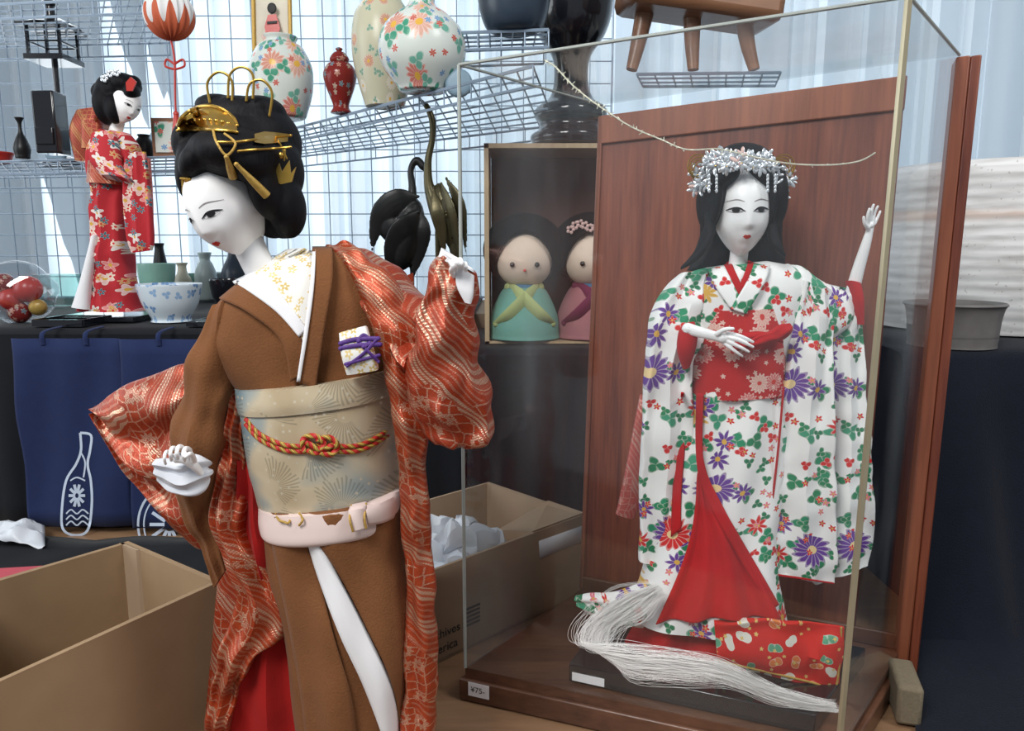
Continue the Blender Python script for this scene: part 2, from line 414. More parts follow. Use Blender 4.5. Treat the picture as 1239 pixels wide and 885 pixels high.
ink=plain("black_ink",(.015,.015,.015),rough=.6,bs=0)
purple=plain("purple_cord",(.10,.03,.24),(.05,.015,.14),rough=.6,ns=500,bs=.5)
vaseW=floral("white_floral_porcelain",(.64,.69,.65),[(17,14,.42,[(.58,.20,.16),(.64,.38,.30),(.58,.27,.20)],YEL,.6),(26,3,.40,[(.06,.28,.18),(.15,.38,.30)],None,.62),(50,6,.32,[(.5,.10,.07),(.15,.3,.5)],None,.35)],rough=.2)
vaseC=floral("cream_crackle_porcelain",(.54,.52,.38),[(30,14,.34,[(.5,.25,.16),(.62,.58,.48)],YEL,.5),(45,3,.3,[(.2,.33,.24)],None,.4)],rough=.25)
vaseR=floral("red_cloisonne",(.22,.022,.018),[(60,5,.34,[(.42,.16,.1),(.1,.16,.2),(.38,.28,.2)],None,.6)],rough=.2)
bluew=floral("blue_white_porcelain",(.62,.70,.76),[(45,3,.4,[(.15,.28,.5),(.25,.4,.6)],None,.6)],rough=.2)
celad=plain("celadon",(.28,.5,.42),(.2,.4,.34),rough=.25,bs=0)
celadw=plain("pale_celadon",(.50,.60,.59),rough=.25,bs=0)
creamc=plain("cream_ceramic",(.66,.60,.47),rough=.4,bs=0)
redlac=plain("red_lacquer",(.5,.03,.02),rough=.3,bs=0)
def rustic():
    t=NT("rustic_stoneware"); v=t.co(); x=t.n('SeparateXYZ',{0:v}).outputs[2]
    mp=t.n('Mapping',{'Vector':v,'Scale':(1,1,6)}).outputs[0]; n=t.noi(mp,14,5); n2=t.noi(v,160,3)
    c=t.ramp(n,[(.3,(.48,.47,.46)),(.62,(.68,.68,.68))])
    st=t.ramp(t.ma('ADD',x,t.ma('MULTIPLY',n,.02)),[(.18,(0,0,0)),(.190,(1,1,1)),(.194,(1,1,1)),(.204,(0,0,0))])
    c=t.mix(t.ma('MULTIPLY',st,.4),c,(.5,.25,.12)); c=t.mix(t.ma('MULTIPLY',t.ma('GREATER_THAN',n2,.68),.6),c,(.3,.28,.26))
    rg=t.ma('SINE',t.ma('ADD',t.ma('MULTIPLY',x,420.0),t.ma('MULTIPLY',n,1.5)))
    return t.P(col=c,rough=.6,norm=t.bump(rg,.25,.0015))
rust=rustic()
potb=plain("grey_stoneware",(.20,.19,.18),(.12,.11,.105),rough=.5,ns=60)
wallm=plain("pale_wall",(.7,.76,.8),rough=.9,bs=0); floorm=plain("floor_carpet",(.1,.1,.12),rough=.95,ns=200)
curt=curtain_mat()
felt1=fabric("black_felt",(.005,.004,.005),(.003,.003,.003),sheen=0); skinf=fabric("peach_felt",(.82,.66,.54),(.78,.61,.49))
greenf=fabric("green_felt",(.17,.40,.33)); bluef=fabric("blue_felt",(.10,.26,.45)); yellf=fabric("yellow_green_felt",(.48,.55,.22))
pinkf=fabric("muted_pink_felt",(.42,.17,.19)); maroonf=fabric("maroon_felt",(.2,.03,.08)); boxback=fabric("brown_lining",(.12,.065,.055))
def cordmat():
    t=NT("braided_cord"); mp=t.n('Mapping',{'Vector':t.co('UV'),'Rotation':(0,0,.8)}).outputs[0]
    w=t.n('TexWave',{'Vector':mp,'Scale':52.0,'Distortion':0.0},wave_type='BANDS').outputs[1]
    c=t.ramp(w,[(0,(.45,.015,.012)),(.5,(.50,.28,.03)),(.76,(.07,.14,.03)),(.9,(.55,.33,.06))],True)
    return t.P(col=c,rough=.6,norm=t.bump(w,.8,.002))
cordm=cordmat()
silver=plain("silver_petal",(.85,.87,.9),(.50,.56,.63),rough=.22,metal=.45,ns=90)
pinkp=plain("pink_petal",(.75,.5,.46),rough=.4,bs=0)
whair=plain("white_horsehair",(.9,.89,.87),(.78,.77,.76),rough=.35,bs=0)
tissue=plain("white_tissue",(.72,.75,.8),(.6,.64,.7),rough=.4,ns=20,bs=.2)

# ---------------------------------------------------------------- the room
TZ=.7475; RZ=1.093; LZ=1.057
G().box((0,1,-.02),(7,6,.04)).obj("floor",floorm,kind="structure")
g=G().box((0,3.12,.4),(7,.08,.8)); g.box((0,3.12,2.85),(7,.08,.3)); g.obj("wall_back",wallm,kind="structure")
g=G()
for x in (-3.45,-1.75,0,1.75,3.45): g.box((x,3.1,1.75),(.09,.07,1.9))
for z in (.83,2.67): g.box((0,3.1,z),(7,.07,.06))
g.obj("window_1",wallm,kind="structure")
rows=[]
for i in range(3):
    z=2.75-i*1.37
    rows.append([(x/80,2.5+.05*math.sin(x*.33)+.03*math.sin(x*.71+1)+.012*math.sin(x*1.7),z) for x in range(-240,241)])
G().sheet(rows).obj("curtain",curt,label="sheer pale blue-white curtain hanging in soft folds before the window",cat="curtain")

# table + risers
t=thing("display_table","long wooden display table with plain brown top","table",(0,1.1,0))
G().box((0,1.22,TZ-.015),(3.3,1.92,.03)).obj("table_top",tablew,t,bevel=.003)
for x in(-1.5,1.5):
    for y in(.34,2.1): G().box((x,y,(TZ-.03)/2),(.06,.06,TZ-.03)).obj("leg",tablew,t)
def drape(p0,p1,z0,z1,amp=.012,kx=46,n=90,back=.3,out=.03):
    p0=Vector(p0);p1=Vector(p1);e=(p1-p0); rows=[]
    prof=[(-back,z0),(-.04,z0),(-.004,z0-.001),(.004,z0-.008)]+[(out*t/8,z0-.008-(z0-.008-z1)*t/8) for t in range(1,9)]
    for o,z in prof:
        r=[]
        for i in range(n+1):
            u=i/n; a=amp*max(0,min(1,(z0-z)/.2)); x=u*e.length
            r.append(p0+e*u-Vector((0,1,0))*(o+a*(math.sin(x*kx)+.5*math.sin(x*kx*2.3+1)+1.2))+Vector((0,0,z-p0.z)))
        rows.append(r)
    return rows
def riser(x0,x1,y0,y1,zt_,m,lab):
    G().box(((x0+x1)/2,(y0+y1)/2,(TZ+zt_-.005)/2+.0005),(x1-x0,y1-y0,zt_-.005-TZ-.002)).obj("display_riser",m,label=lab,cat="riser")
riser(-1.58,-.082,1.27,2.07,RZ,card2,"raised cardboard platform under dark cloth on the table")
riser(-.080,.499,1.62,2.07,RZ,card2,"raised platform behind the wooden shadow box")
riser(-.080,.499,1.27,1.615,LZ,blackc,"lower black covered platform beneath the shadow box")
riser(.501,1.5,1.27,2.07,RZ,blackc,"raised black covered platform beneath pale stoneware")
riser(.54,1.45,.965,1.245,RZ,navy,"raised navy covered platform beside the wooden display case")
G().sheet(drape((-1.58,1.255,0),(-.08,1.255,0),RZ,TZ+.004,amp=.005,out=.012,back=.78)).obj("tablecloth",blackc,label="black cloth draped over the raised platform",cat="tablecloth",solid=.002)
G().sheet(drape((-.077,1.255,0),(.497,1.255,0),LZ,TZ+.004,amp=.005,out=.012,back=.35,n=50)).obj("tablecloth",blackc,label="black cloth draped over the lower platform",cat="tablecloth",solid=.002)
rows=[]
for xl,y,z,am in ((.515,1.25,RZ+.003,0),(.510,1.0,RZ+.003,0),(.505,.96,RZ+.002,0),(.503,.95,RZ-.006,.1),(.500,.935,1.02,.5),(.495,.915,.95,.9),(.49,.89,.87,1),(.485,.86,.80,1),(.48,.84,.765,.8),(.47,.81,TZ+.010,.3),(.445,.76,TZ+.006,.1),(.41,.69,TZ+.005,.1),(.375,.62,TZ+.005,.1),(.34,.54,TZ+.005,.1),(.33,.44,TZ+.005,.1)):
    r=[]
    for i in range(91):
        u=i/90; x=xl+(1.5-xl)*u; f=(math.sin(x*26)+.5*math.sin(x*55+1))*.014*am
        r.append((x,y-f-.01*am,z+(abs(f)*.3 if z<.77 else 0)))
    rows.append(r)
G().sheet(rows).obj("tablecloth",navy,label="navy woven cloth falling in folds beside the case",cat="tablecloth",solid=.002)
rows=[]
for i in range(9):
    y=1.17-.31*i/8
    rows.append([(-1.35+.95*j/50+.01*math.sin(i*2),y+.006*math.sin(j*.5),TZ+.006+.004*abs(math.sin(j*.45+i*.8))) for j in range(51)])
G().sheet(rows).obj("folded_cloth",blackc,label="dark cloth spread on the table before the bags",cat="cloth",solid=.002)

def bag(x0,x1,z0,y,label_):
    t=thing("cloth_bag",label_,"bag",((x0+x1)/2,y,TZ+.012))
    rows=[]
    for i in range(13):
        z=z0-(z0-TZ-.014)*i/12
        rows.append([(x0+(x1-x0)*j/40+.002*math.sin(i),y-.0022*math.sin(j*.35+i*.25)-.004*i/12-.003*math.sin(i*.5+j*.1),z) for j in range(41)])
    g=G().sheet(rows); b=g.bvh(); g.obj("bag_body",denim,t,solid=.002)
    for s_ in(.3,.7): G().tube([(x0+(x1-x0)*s_,y-.004,z0-.01),(x0+(x1-x0)*s_,y+.0,z0+.010),(x0+(x1-x0)*s_,y+.05,z0+.014)],.004,seg=6,flat=.4).obj("bag_strap",denim,t)
    return t,b
t,b=bag(-.822,-.645,1.083,1.213,"dark blue cloth bag printed with a white bottle")
def line(g,b,pts,w,dd,k=5,mi=0,off=.002):
    P=crv(pts,k); rows=[]
    for i,p in enumerate(P):
        a=P[max(i-1,0)];c=P[min(i+1,len(P)-1)]; dx,dy=c[0]-a[0],c[1]-a[1]; l=math.hypot(dx,dy) or 1
        nx,ny=-dy/l*w/2,dx/l*w/2
        rows.append([on(b,p[0]-nx,p[1]-ny,off,dd),on(b,p[0]+nx,p[1]+ny,off,dd)])
    g.sheet(rows,mi)
g=G()
line(g,b,[(97,524),(98,545),(92,562),(80,582),(75,615),(76,640),(90,648),(106,642),(111,612),(110,583),(106,562),(109,545),(110,527),(97,524)],3,1.2)
for an in range(0,360,36):
    c,s_=math.cos(R(an)),math.sin(R(an)); line(g,b,[(93+2*c,600+3*s_),(93+10*c,600+14*s_)],3.4,1.2)
for q in range(3): line(g,b,[(80,622+q*7),(86,617+q*7),(93,622+q*7),(100,617+q*7),(107,622+q*7)],1.8,1.2)
line(g,b,[(98,548),(103,560),(101,578)],2,1.2); line(g,b,[(85,582),(93,578),(103,582)],1.8,1.2)
g.obj("bottle_print",whitep,t)
t,b=bag(-.64,-.42,1.083,1.203,"dark blue cloth bag printed with a white round motif")
g=G()
for rx,ry,w in((38,46,2.8),(31,38,1.8)):
    line(g,b,[(205+rx*math.cos(R(a)),635+ry*math.sin(R(a))) for a in range(0,361,20)],w,1.2,3)
for an in range(0,360,30):
    c,s_=math.cos(R(an)),math.sin(R(an)); line(g,b,[(205+6*c,635+8*s_),(205+24*c,635+29*s_)],4,1.2)
g.obj("round_print",whitep,t)

# ---------------------------------------------------------------- wire grids and shelves
def wirepanel(o,ex,ez,sx,sz,lab,name="wire_grid_panel",r=.0015,rb=.003):
    g=G(); o=Vector(o);ex=Vector(ex);ez=Vector(ez)
    nx=int(round(ex.length/sx));nz=int(round(ez.length/sz))
    for i in range(nx+1):
        a=o+ex*(i/nx); g.tube([a,a+ez],rb if i in(0,nx) else r,seg=5,k=1,ends=False)
    for i in range(nz+1):
        a=o+ez*(i/nz); g.tube([a,a+ex],rb if i in(0,nz) else r,seg=5,k=1,ends=False)
    return g.obj(name,wirem,label=lab,cat="wire grid")
wirepanel((-1.56,2.03,RZ+.004),(.89,0,0),(0,0,1.0),.057,.057,"blue-white wire grid panel standing behind shelves")
wirepanel((-.66,2.03,RZ+.004),(.92,0,0),(0,0,1.0),.057,.057,"blue-white wire grid panel standing before the curtain")
wirepanel((-1.565,1.3,RZ+.004),(0,.7,0),(0,0,1.0),.057,.057,"blue-white wire grid side panel at the shelf end")
def wireshelf(c,lab,nx,ny,lip=.025):
    g=G(); c=[Vector(p) for p in c]
    def q(u,v): return c[0].lerp(c[1],u).lerp(c[3].lerp(c[2],u),v)
    for i in range(nx+1): g.tube([q(i/nx,0),q(i/nx,1)],.0014,seg=5,k=1,ends=False)
    for i in range(ny+1): g.tube([q(0,i/ny),q(1,i/ny)],.0026 if i in(0,ny) else .0018,seg=5,k=1,ends=False)
    if lip:
      for v in(0,1):
        g.tube([q(0,v)-Vector((0,0,lip)),q(1,v)-Vector((0,0,lip))],.0022,seg=5,k=1,ends=False)
        for i in range(0,nx+1,2): g.tube([q(i/nx,v),q(i/nx,v)-Vector((0,0,lip))],.0012,seg=5,k=1,ends=False)
    return g.obj("wire_shelf",wirem,label=lab,cat="wire shelf")
S1=1.468; S2=1.398; S3=1.664
wireshelf([PL(350,157,S1),PL(645,80,S1),PL(672,152,S1),PL(362,190,S1)],"blue-white wire shelf holding painted vases",22,8)
wireshelf([PL(-40,197,S2),PL(216,190,S2),PL(214,212,S2),PL(-20,216,S2)],"blue-white wire shelf holding small ornaments",18,6)
wireshelf([PL(-60,8,S3),PL(232,-5,S3),PL(205,52,S3),PL(-40,58,S3)],"blue-white wire shelf with a hanging ball ornament",20,7)
for a,c,d in((348,137,1.52),(555,101,1.2),(193,170,1.6),(68,186,1.6),(338,85,1.9)):
    p=W(a,c,d); G().lathe([(0,-.008),(.014,-.008),(.02,-.004),(.021,.004),(.015,.008),(0,.009)],p,Matrix.Rotation(pi/2,3,'X'),24).obj("shelf_connector",clipm,label="round grey-blue plastic connector clipped on the wire shelf",cat="connector",group="grey-blue wire shelf connectors")

# ---------------------------------------------------------------- face / head builder
def head(parent,ctr,c,ar,br,yaw,pitch,roll,name="head",label_=None,neck=None,es=1.0,ms=1.0,eh=1.0):
    M3=Matrix.Rotation(R(yaw),3,'Z')@Matrix.Rotation(R(pitch),3,'X')@Matrix.Rotation(R(roll),3,'Y')
    M=Matrix.Translation(ctr)@M3.to_4x4()@Matrix.Scale(c,4)
    nu,nv=120,90; v=[];f=[]
    ga=lambda x,s:math.exp(-(x/s)**2)
    for i in range(nv+1):
        e=-pi/2+pi*i/nv
        for j in range(nu):
            a=2*pi*j/nu; nx,ny,nz=math.cos(e)*math.cos(a),math.cos(e)*math.sin(a),math.sin(e)
            s=1-.36*max(0,-nz)**2.2; x=ar*nx*s; y=br*ny*(1-.10*max(0,-nz)**2); z=nz
            if ny<0:
                fr=min(1,-ny*1.5); X=x/ar; np_=0
                if -.42<z<.2:
                    t_=(.2-z)/.62; np_=(t_**1.5)*(1 if z>-.30 else max(0,(z+.42)/.12))
                y-=fr*.105*np_*ga(X,.15+.06*np_)
                y+=fr*.026*(ga(X-.42,.22)+ga(X+.42,.22))*ga(z-.0,.18)
                y-=fr*.016*(ga(X-.42,.14)+ga(X+.42,.14))*ga(z+.01,.07)
                y-=fr*.030*ga(X,.2)*ga(z+.56,.12)
                y+=fr*.016*ga(X,.25)*ga(z+.72,.06)
                y-=fr*.030*ga(X,.25)*ga(z+.88,.12)
                y-=fr*.03*(ga(X-.55,.25)+ga(X+.55,.25))*ga(z+.35,.25)
            v.append(Vector((x,y,z)))
    for i in range(nv):
        for j in range(nu):
            q=i*nu+j;q2=i*nu+(j+1)%nu; f.append((q,q2,q2+nu,q+nu))
    b=BVHTree.FromPolygons(v,f)
    g=G(); g.add([M@p for p in v],f)
    for sx in(-1,1): g.ell(M@Vector((sx*ar*.93,.12,-.1)),(c*.05,c*.10,c*.16),M3,16)
    if neck: g.tube([p for p,_ in neck],[r for _,r in neck],seg=20)
    h=g.obj(name,porc,parent,label=label_)
    for sx in(-1,1):
        cx=sx*.42*ar; w=.22*ar*es
        e=G(); E=lambda P_:[(x,z*eh) for x,z in P_]
        e.patch(b,E([(cx-w,-.02),(cx-w*.4,.030),(cx+w*.3,.032),(cx+w,.0+.010*sx),(cx+w*.3,-.040),(cx-w*.5,-.042)]),.004,4,M=M,mi=0)
        e.patch(b,E([(cx+.066*es*math.cos(R(a)),-.003+.044*math.sin(R(a))) for a in range(0,360,30)]),.010,3,M=M,mi=1,k=1)
        def ln(pts,ws,off):
            P=crv([p+(q,) for p,q in zip(pts,ws)],6); rows=[]
            for i,p in enumerate(P):
                a=P[max(i-1,0)];d=P[min(i+1,len(P)-1)];dx,dy=d[0]-a[0],d[1]-a[1];l=math.hypot(dx,dy)
                nx,ny=-dy/l*p[2],dx/l*p[2]
                rows.append([onl(b,p[0]-nx,p[1]-ny,off,M),onl(b,p[0],p[1],off*1.3,M),onl(b,p[0]+nx,p[1]+ny,off,M)])
            return rows
        o_=.03 if sx<0 else 0; i_=.03-o_
        e.sheet(ln(E([(cx-w*1.15,-.03+o_),(cx-w*.4,.038),(cx+w*.4,.038),(cx+w*1.15,-.03+i_)]),[.007,.020,.020,.007],.013),1)
        e.sheet(ln(E([(cx-w*.9,-.03),(cx,-.048),(cx+w*.9,-.03)]),[.003,.006,.003],.010),1)
        e.obj("eye",[eyew,eyem],h)
        k=G(); k.sheet(ln([(cx-sx*w*1.0,.17),(cx,.215),(cx+sx*w*1.5,.16)],[.007,.012,.003],.006)); k.obj("eyebrow",browm,h)
    k=G(); S_=lambda P_:[(x*ms,-.55+(z+.55)*ms) for x,z in P_]
    k.patch(b,S_([(-.105,-.55),(-.05,-.495),(0,-.512),(.05,-.495),(.105,-.55),(.05,-.59),(0,-.612),(-.05,-.59)]),.014,4,M=M,k=3)
    k.obj("lips",lipm,h)
    return h
def hand(parent,name,d0,palm,fingers,label_=None,vox=.0006,fl_=.7,sc_=None):
    g=G()
    if sc_:
        k,ax,ay=sc_; tr=lambda p:[(ax+(q[0]-ax)*k,ay+(q[1]-ay)*k,q[2],q[3]*k) for q in p]
        palm=[tr(p) for p in palm]; fingers=[tr(p) for p in fingers]
    for p in palm: g.tw(d0,p,12,flat=fl_)
    for p in fingers: g.tw(d0,p,10)
    return g.obj(name,porc,parent,remesh=vox,smooth=1,label=label_)
def tassel(g,top,bot,r,mi=0):
    top=Vector(top);bot=Vector(bot); g.ell(top,r*.7,seg=12,mi=mi)
    T=(bot-top)
    g.tube([top,top+T*.25,top+T*.6,bot],[r*.6,r*.75,r*1.1,r*1.25],seg=14,mi=mi,ends=False)

# ================================================================ LARGE DOLL (brown kimono)
D=.60
doll=thing("geisha_doll","geisha doll in brown kimono and red-gold brocade robe, head bowed","doll",(W(430,885,D).x,D,TZ))
neck=[(W(330,380,.592),.0145),(W(322,342,.588),.0125),(W(308,312,.583),.0120),(W(292,278,.583),.0125)]
hd=head(doll,W(275,249,.574),.0380,.64,.88,-20,19,-13,label_="white porcelain face bowed down",neck=neck,es=1.06,ms=.88)
g=G()
g.ew(287,184,.600,64,44,.046,-5); g.ew(292,146,.605,50,27,.032); g.ew(326,174,.61,35,42,.04)
g.ew(334,207,.598,30,42,.038); g.ew(348,252,.590,20,36,.026,-2); g.ew(233,206,.572,15,38,.022,6)
g.ew(324,226,.574,20,40,.028,-8); g.ew(330,252,.604,26,36,.026); g.ew(337,238,.590,20,32,.026); g.ew(343,277,.596,16,12,.016); g.ew(232,176,.585,17,28,.026)
g.ew(287,188,.569,54,31,.041,4); g.ew(245,197,.562,20,27,.027,36); g.ew(308,199,.562,24,25,.029,-30)
g.ew(266,130,.605,26,14,.024); g.ew(316,136,.605,28,18,.025); g.ew(290,205,.61,58,50,.03)
hb=g.bvh(); hair=g.obj("hair",hairm,doll,remesh=.0012,smooth=16,label="matte black geisha hairstyle with rolled lobes")
def hz(a,c,o=0.003): return on(hb,a,c,o,.55)
g=G(); rows=[]
for i in range(21):
    u=i/20; a=215+72*u; arc=math.sin(u*pi)**.6
    yt=152-24*arc; yb=158-2*arc+2*u; r=[]
    for j in range(6): r.append(hz(a,yb+(yt-yb)*j/5,.0035+.0015*math.sin(j/5*pi)))
    rows.append(r)
g.sheet(rows); g.tube([r[-1] for r in rows],.0010,seg=8,k=2); g.tube([r[0] for r in rows],.0008,seg=8,k=2)
for i in range(3,19,2): g.ell(rows[i][2],.0014,seg=10)
g.obj("hair_comb",gold,hair,label="curved gilt comb with raised beads",solid=.0008)
for q in ([(254,124),(251,100),(265,87),(280,97),(281,122)],[(276,118),(278,91),(292,81),(306,91),(306,119)],[(298,122),(302,102),(317,97),(329,112),(326,140)]):
    G().tw(D,[(a,c,-.02,1.5) for a,c in q],8).obj("hair_loop",gold,hair,label="gilt wire loop")
g=G(); g.tube([hz(262,172),hz(285,172),hz(308,169),hz(330,166),W(352,164,.555)],.0010,seg=8)
pl=[hz(a,c,.004) for a,c in((308,162),(320,159),(332,160),(348,162),(348,171),(332,173),(320,174),(308,172))]; g.prism(pl,[p+Vector((0,.0012,0)) for p in pl]); g.obj("hairpin",gold,hair,label="long gilt hairpin")
G().tube([hz(288,183),hz(310,181),hz(330,180),W(352,178,.556)],.0009,seg=8).obj("hairpin",gold,hair,label="thin gilt hairpin")
g=G(); g.tube([hz(258,158),hz(262,172,.004),hz(274,188,.005),hz(285,174,.005),hz(272,162,.004)],.0009,seg=8)
tassel(g,hz(274,190,.005),hz(282,214,.006),.0025); tassel(g,hz(286,199,.006),hz(323,237,.006),.0025)
g.obj("tassel",goldth,hair,label="gold thread cord and tassels")
d_=hz(340,205,.006).y
g=G(); g.plate([(322,198),(330,210),(336,192),(341,208),(350,194),(352,210),(358,202),(353,220),(340,223),(328,218)],d_,.0012)
for q in((337,170,347,192),(331,188,333,198),(345,182,344,194)): g.tube([W(q[0],q[1],d_-.001),W(q[2],q[3],d_-.001)],.0007,seg=8,k=3)
g.ew(340,188,d_,4,4,.002)
g.obj("hair_ornament",gold,hair,label="gilt trident-shaped dangling ornament")
g=G()
for i in range(6): g.tube([hz(220+i*1.5,216,.002),hz(221+i*1.6,233+i,.002)],.0006,seg=8,k=2)
g.tube([hz(219,216,.002),hz(230,217,.002)],.0010,seg=8,k=2); g.obj("side_comb",gold,hair)
# torso
tor=G().loft([(318,322,392,300,.0,.016),(292,340,432,308,0,.03),(262,375,462,345,0,.04),(252,410,474,392,0,.043),(268,440,474,430,0,.043),(290,470,474,455,0,.043)],D,wr=.0025)
cb=tor.bvh(); kim=tor.obj("kimono_bodice",brown,doll)
g=G(); g.strip(cb,[(300,330,345,303),(302,345,372,302),(335,372,385,320),(352,400,380,370),(362,432,372,420)],.0035,bulge=.001); g.obj("undercollar",collarm,doll,solid=.0015,label="white undercollar with gold blossoms")
g=G(); g.strip(cb,[(282,342,305,330),(300,352,330,345),(335,378,352,372),(362,408,372,398)],.006); g.obj("inner_collar",whitef,doll,solid=.002,label="plain white collar edge")
g=G(); g.strip(cb,[(378,300,402,300),(376,345,402,340),(370,400,392,400),(360,462,382,470)],.008); g.obj("kimono_collar",brown,doll,solid=.0025)
g=G(); g.strip(cb,[(266,362,288,344),(300,378,330,366),(340,412,362,402),(352,462,372,452)],.005)
g.obj("kimono_collar",brown,doll,solid=.0025)
g=G(); g.strip(cb,[(378,302,382,302),(375,345,380,345),(368,400,373,400),(359,462,363,462)],.0108,n=2); g.obj("collar_edge",whitef,doll,solid=.001)
low=G().loft([(318,606,486,592,0,.045),(326,660,492,655,0,.047),(344,740,500,740,.0,.05),(358,830,498,830,0,.052),(366,905,496,905,0,.053),(366,950,500,950,0,.055)],D,fold=.003,fk=2.6,wr=.005,wf=20,n=90)
lb=low.bvh(); low.obj("kimono_skirt",brown,doll)
g=G(); g.strip(lb,[(360,622,366,622),(370,648,380,646),(386,700,406,692),(412,770,444,765),(440,830,472,828),(462,890,484,890),(470,940,492,940)],.004,bulge=.003); g.obj("skirt_lining",whitef,doll,solid=.002,label="white lining showing at the skirt opening")
g=G(); g.strip(lb,[(364,620,484,606),(380,650,488,640),(408,692,494,690),(446,765,500,765),(474,828,502,828),(486,890,502,890),(494,940,504,940)],.0065,bulge=.001,n=14); g.obj("kimono_overlap",brown,doll,solid=.002)
g=G(); g.strip(lb,[(320,622,360,622),(328,650,368,650),(338,700,386,700),(352,770,404,770),(364,840,424,840),(370,900,432,900),(370,940,436,940)],.0025,bulge=.003,n=10); g.obj("kimono_overlap",brown,doll,solid=.002)
# obi
ob_=G().loft([(292,468,474,448,0,.052),(297,505,478,488,0,.054),(305,560,482,545,0,.052),(314,600,484,588,0,.049),(320,616,484,602,0,.047)],D,pw=.9,n=64)
ob_.loft([(290,466,474,444,-.0005,.054),(292,484,477,462,-.0005,.056),(294,494,478,474,-.0005,.055)],D,pw=.9,n=64,vo=.031)
bb=ob_.bvh(); obi=ob_.obj("obi",obim,doll,label="silver-gold and teal feather patterned obi belt")
g=G()
for o in(0,6.5):
    P=[(298,508),(315,526),(345,539),(375,540),(395,539),(430,540),(460,527),(481,510)]
    g.tube([on(bb,a,c+o,.0012,.56) for a,c in P],.0020,seg=10,flat=.8)
for q in ([(368,545),(367,532),(380,528),(392,536),(384,548),(374,546)],[(385,532),(399,530),(408,540),(401,550),(388,548)],[(372,536),(388,544),(404,538)]):
    g.tube([on(bb,a,c,.0042,.55) for a,c in q],.0023,seg=10)
g.obj("obi_cord",cordm,doll,label="braided red, yellow and green cord with knot")
s2=G().loft([(318,603,486,588,0,.056),(318,620,488,603,0,.058),(321,634,488,620,0,.058),(324,640,487,626,0,.050)],D,pw=.9,n=64); sb=s2.bvh()
s2.obj("under_sash",sashm,doll,label="cream pink sash")
g=G()
def bandstrip(rows,off,bu): g.strip(sb,rows,off,bulge=bu,n=8,dd=.543)
bandstrip([(424,612,444,608),(422,628,442,624),(426,644,444,639)],.006,.003); g.obj("sash_knot",sashm,doll,solid=.002,label="flat folded knot of the pale sash")
g=G(); bandstrip([(441,611,445,635),(458,603,464,632),(476,594,483,622),(486,592,489,614)],.004,.003); g.obj("sash_bow",sashm,doll,solid=.002,label="flat pale pink bow loop")
for qq,of in(([(330,612),(336,628),(344,632),(350,632),(356,616),(366,628),(362,636)],.0022),([(425,612),(423,628),(427,643)],.0095),([(443,610),(441,626),(443,639)],.0095)):
    G().tube([on(sb,a,c,of,.54) for a,c in qq],.0009,seg=8).obj("sash_trim",goldth,doll)
g=G().loft([(411,404,444,395,-.05,.004),(414,430,452,424,-.054,.006),(420,452,458,446,-.052,.005)],D,pw=.4,n=24); wb=g.bvh()
p=g.obj("brocade_wallet",collarm,doll,label="white floral wallet tucked into the collar",)
g=G()
for q,r_ in(([(412,416),(430,411),(458,410)],.0018),([(412,422),(434,418),(460,417)],.0018),([(418,441),(436,436),(459,430)],.0013),([(458,409),(440,428),(420,443)],.0013),([(430,410),(445,425),(458,438)],.0013),([(434,413),(440,406),(447,413),(440,420)],.0018)):
    g.tube([on(wb,a,c,.0010,.542) for a,c in q],r_,seg=10,flat=.6)
g.obj("purple_cord",purple,p,label="purple cloth cord wound around the wallet")
# brown sleeve
g=G().loft([(262,372,300,362,-.005,.018),(246,400,296,410,-.008,.024),(232,440,285,462,-.012,.025),(222,480,278,505,-.016,.024),(208,520,272,540,-.02,.02),(210,560,268,560,-.02,.017),(216,600,262,600,-.016,.014),(232,640,262,636,-.012,.011),(250,680,270,665,-.01,.009),(262,708,274,688,-.01,.005)],D,wr=.007,wf=38,fold=.0018,fk=2)
g.obj("kimono_sleeve",brown,doll)
g=G().loft([(189,556,192,580,-.048,.004),(202,556,206,592,-.048,.006),(220,556,226,599,-.048,.006),(238,550,245,595,-.046,.006),(249,556,250,580,-.038,.003)],D,n=44,fold=.0022,fk=2.4,wr=.004,wf=70)
g.obj("sleeve_lining",fabric("pale_blue_white_silk",(.66,.68,.72),(.56,.58,.64),bs=.12),doll,label="white lining around the sleeve opening")
fs=[]
for i,(x,y) in enumerate(((229,538),(219,535),(209,537),(200,543))):
    r=3.7-.25*i; fs.append([(x+3,y+12,-.060,r),(x+1,y+2,-.067,r),(x-5,y,-.076,r*.9),(x-8,y+9,-.081,r*.8),(x-6,y+18,-.078,r*.66)])
fs.append([(237,556,-.062,4.4),(234,548,-.072,3.8),(230,546,-.080,3.2),(224,550,-.083,2.6)])
hand(doll,"hand",D,[[(248,576,-.050,5),(238,564,-.056,7),(224,553,-.060,8.5),(211,552,-.062,7.5)]],fs,label_="small white hand softly curled",fl_=.7,sc_=(.80,226,564))
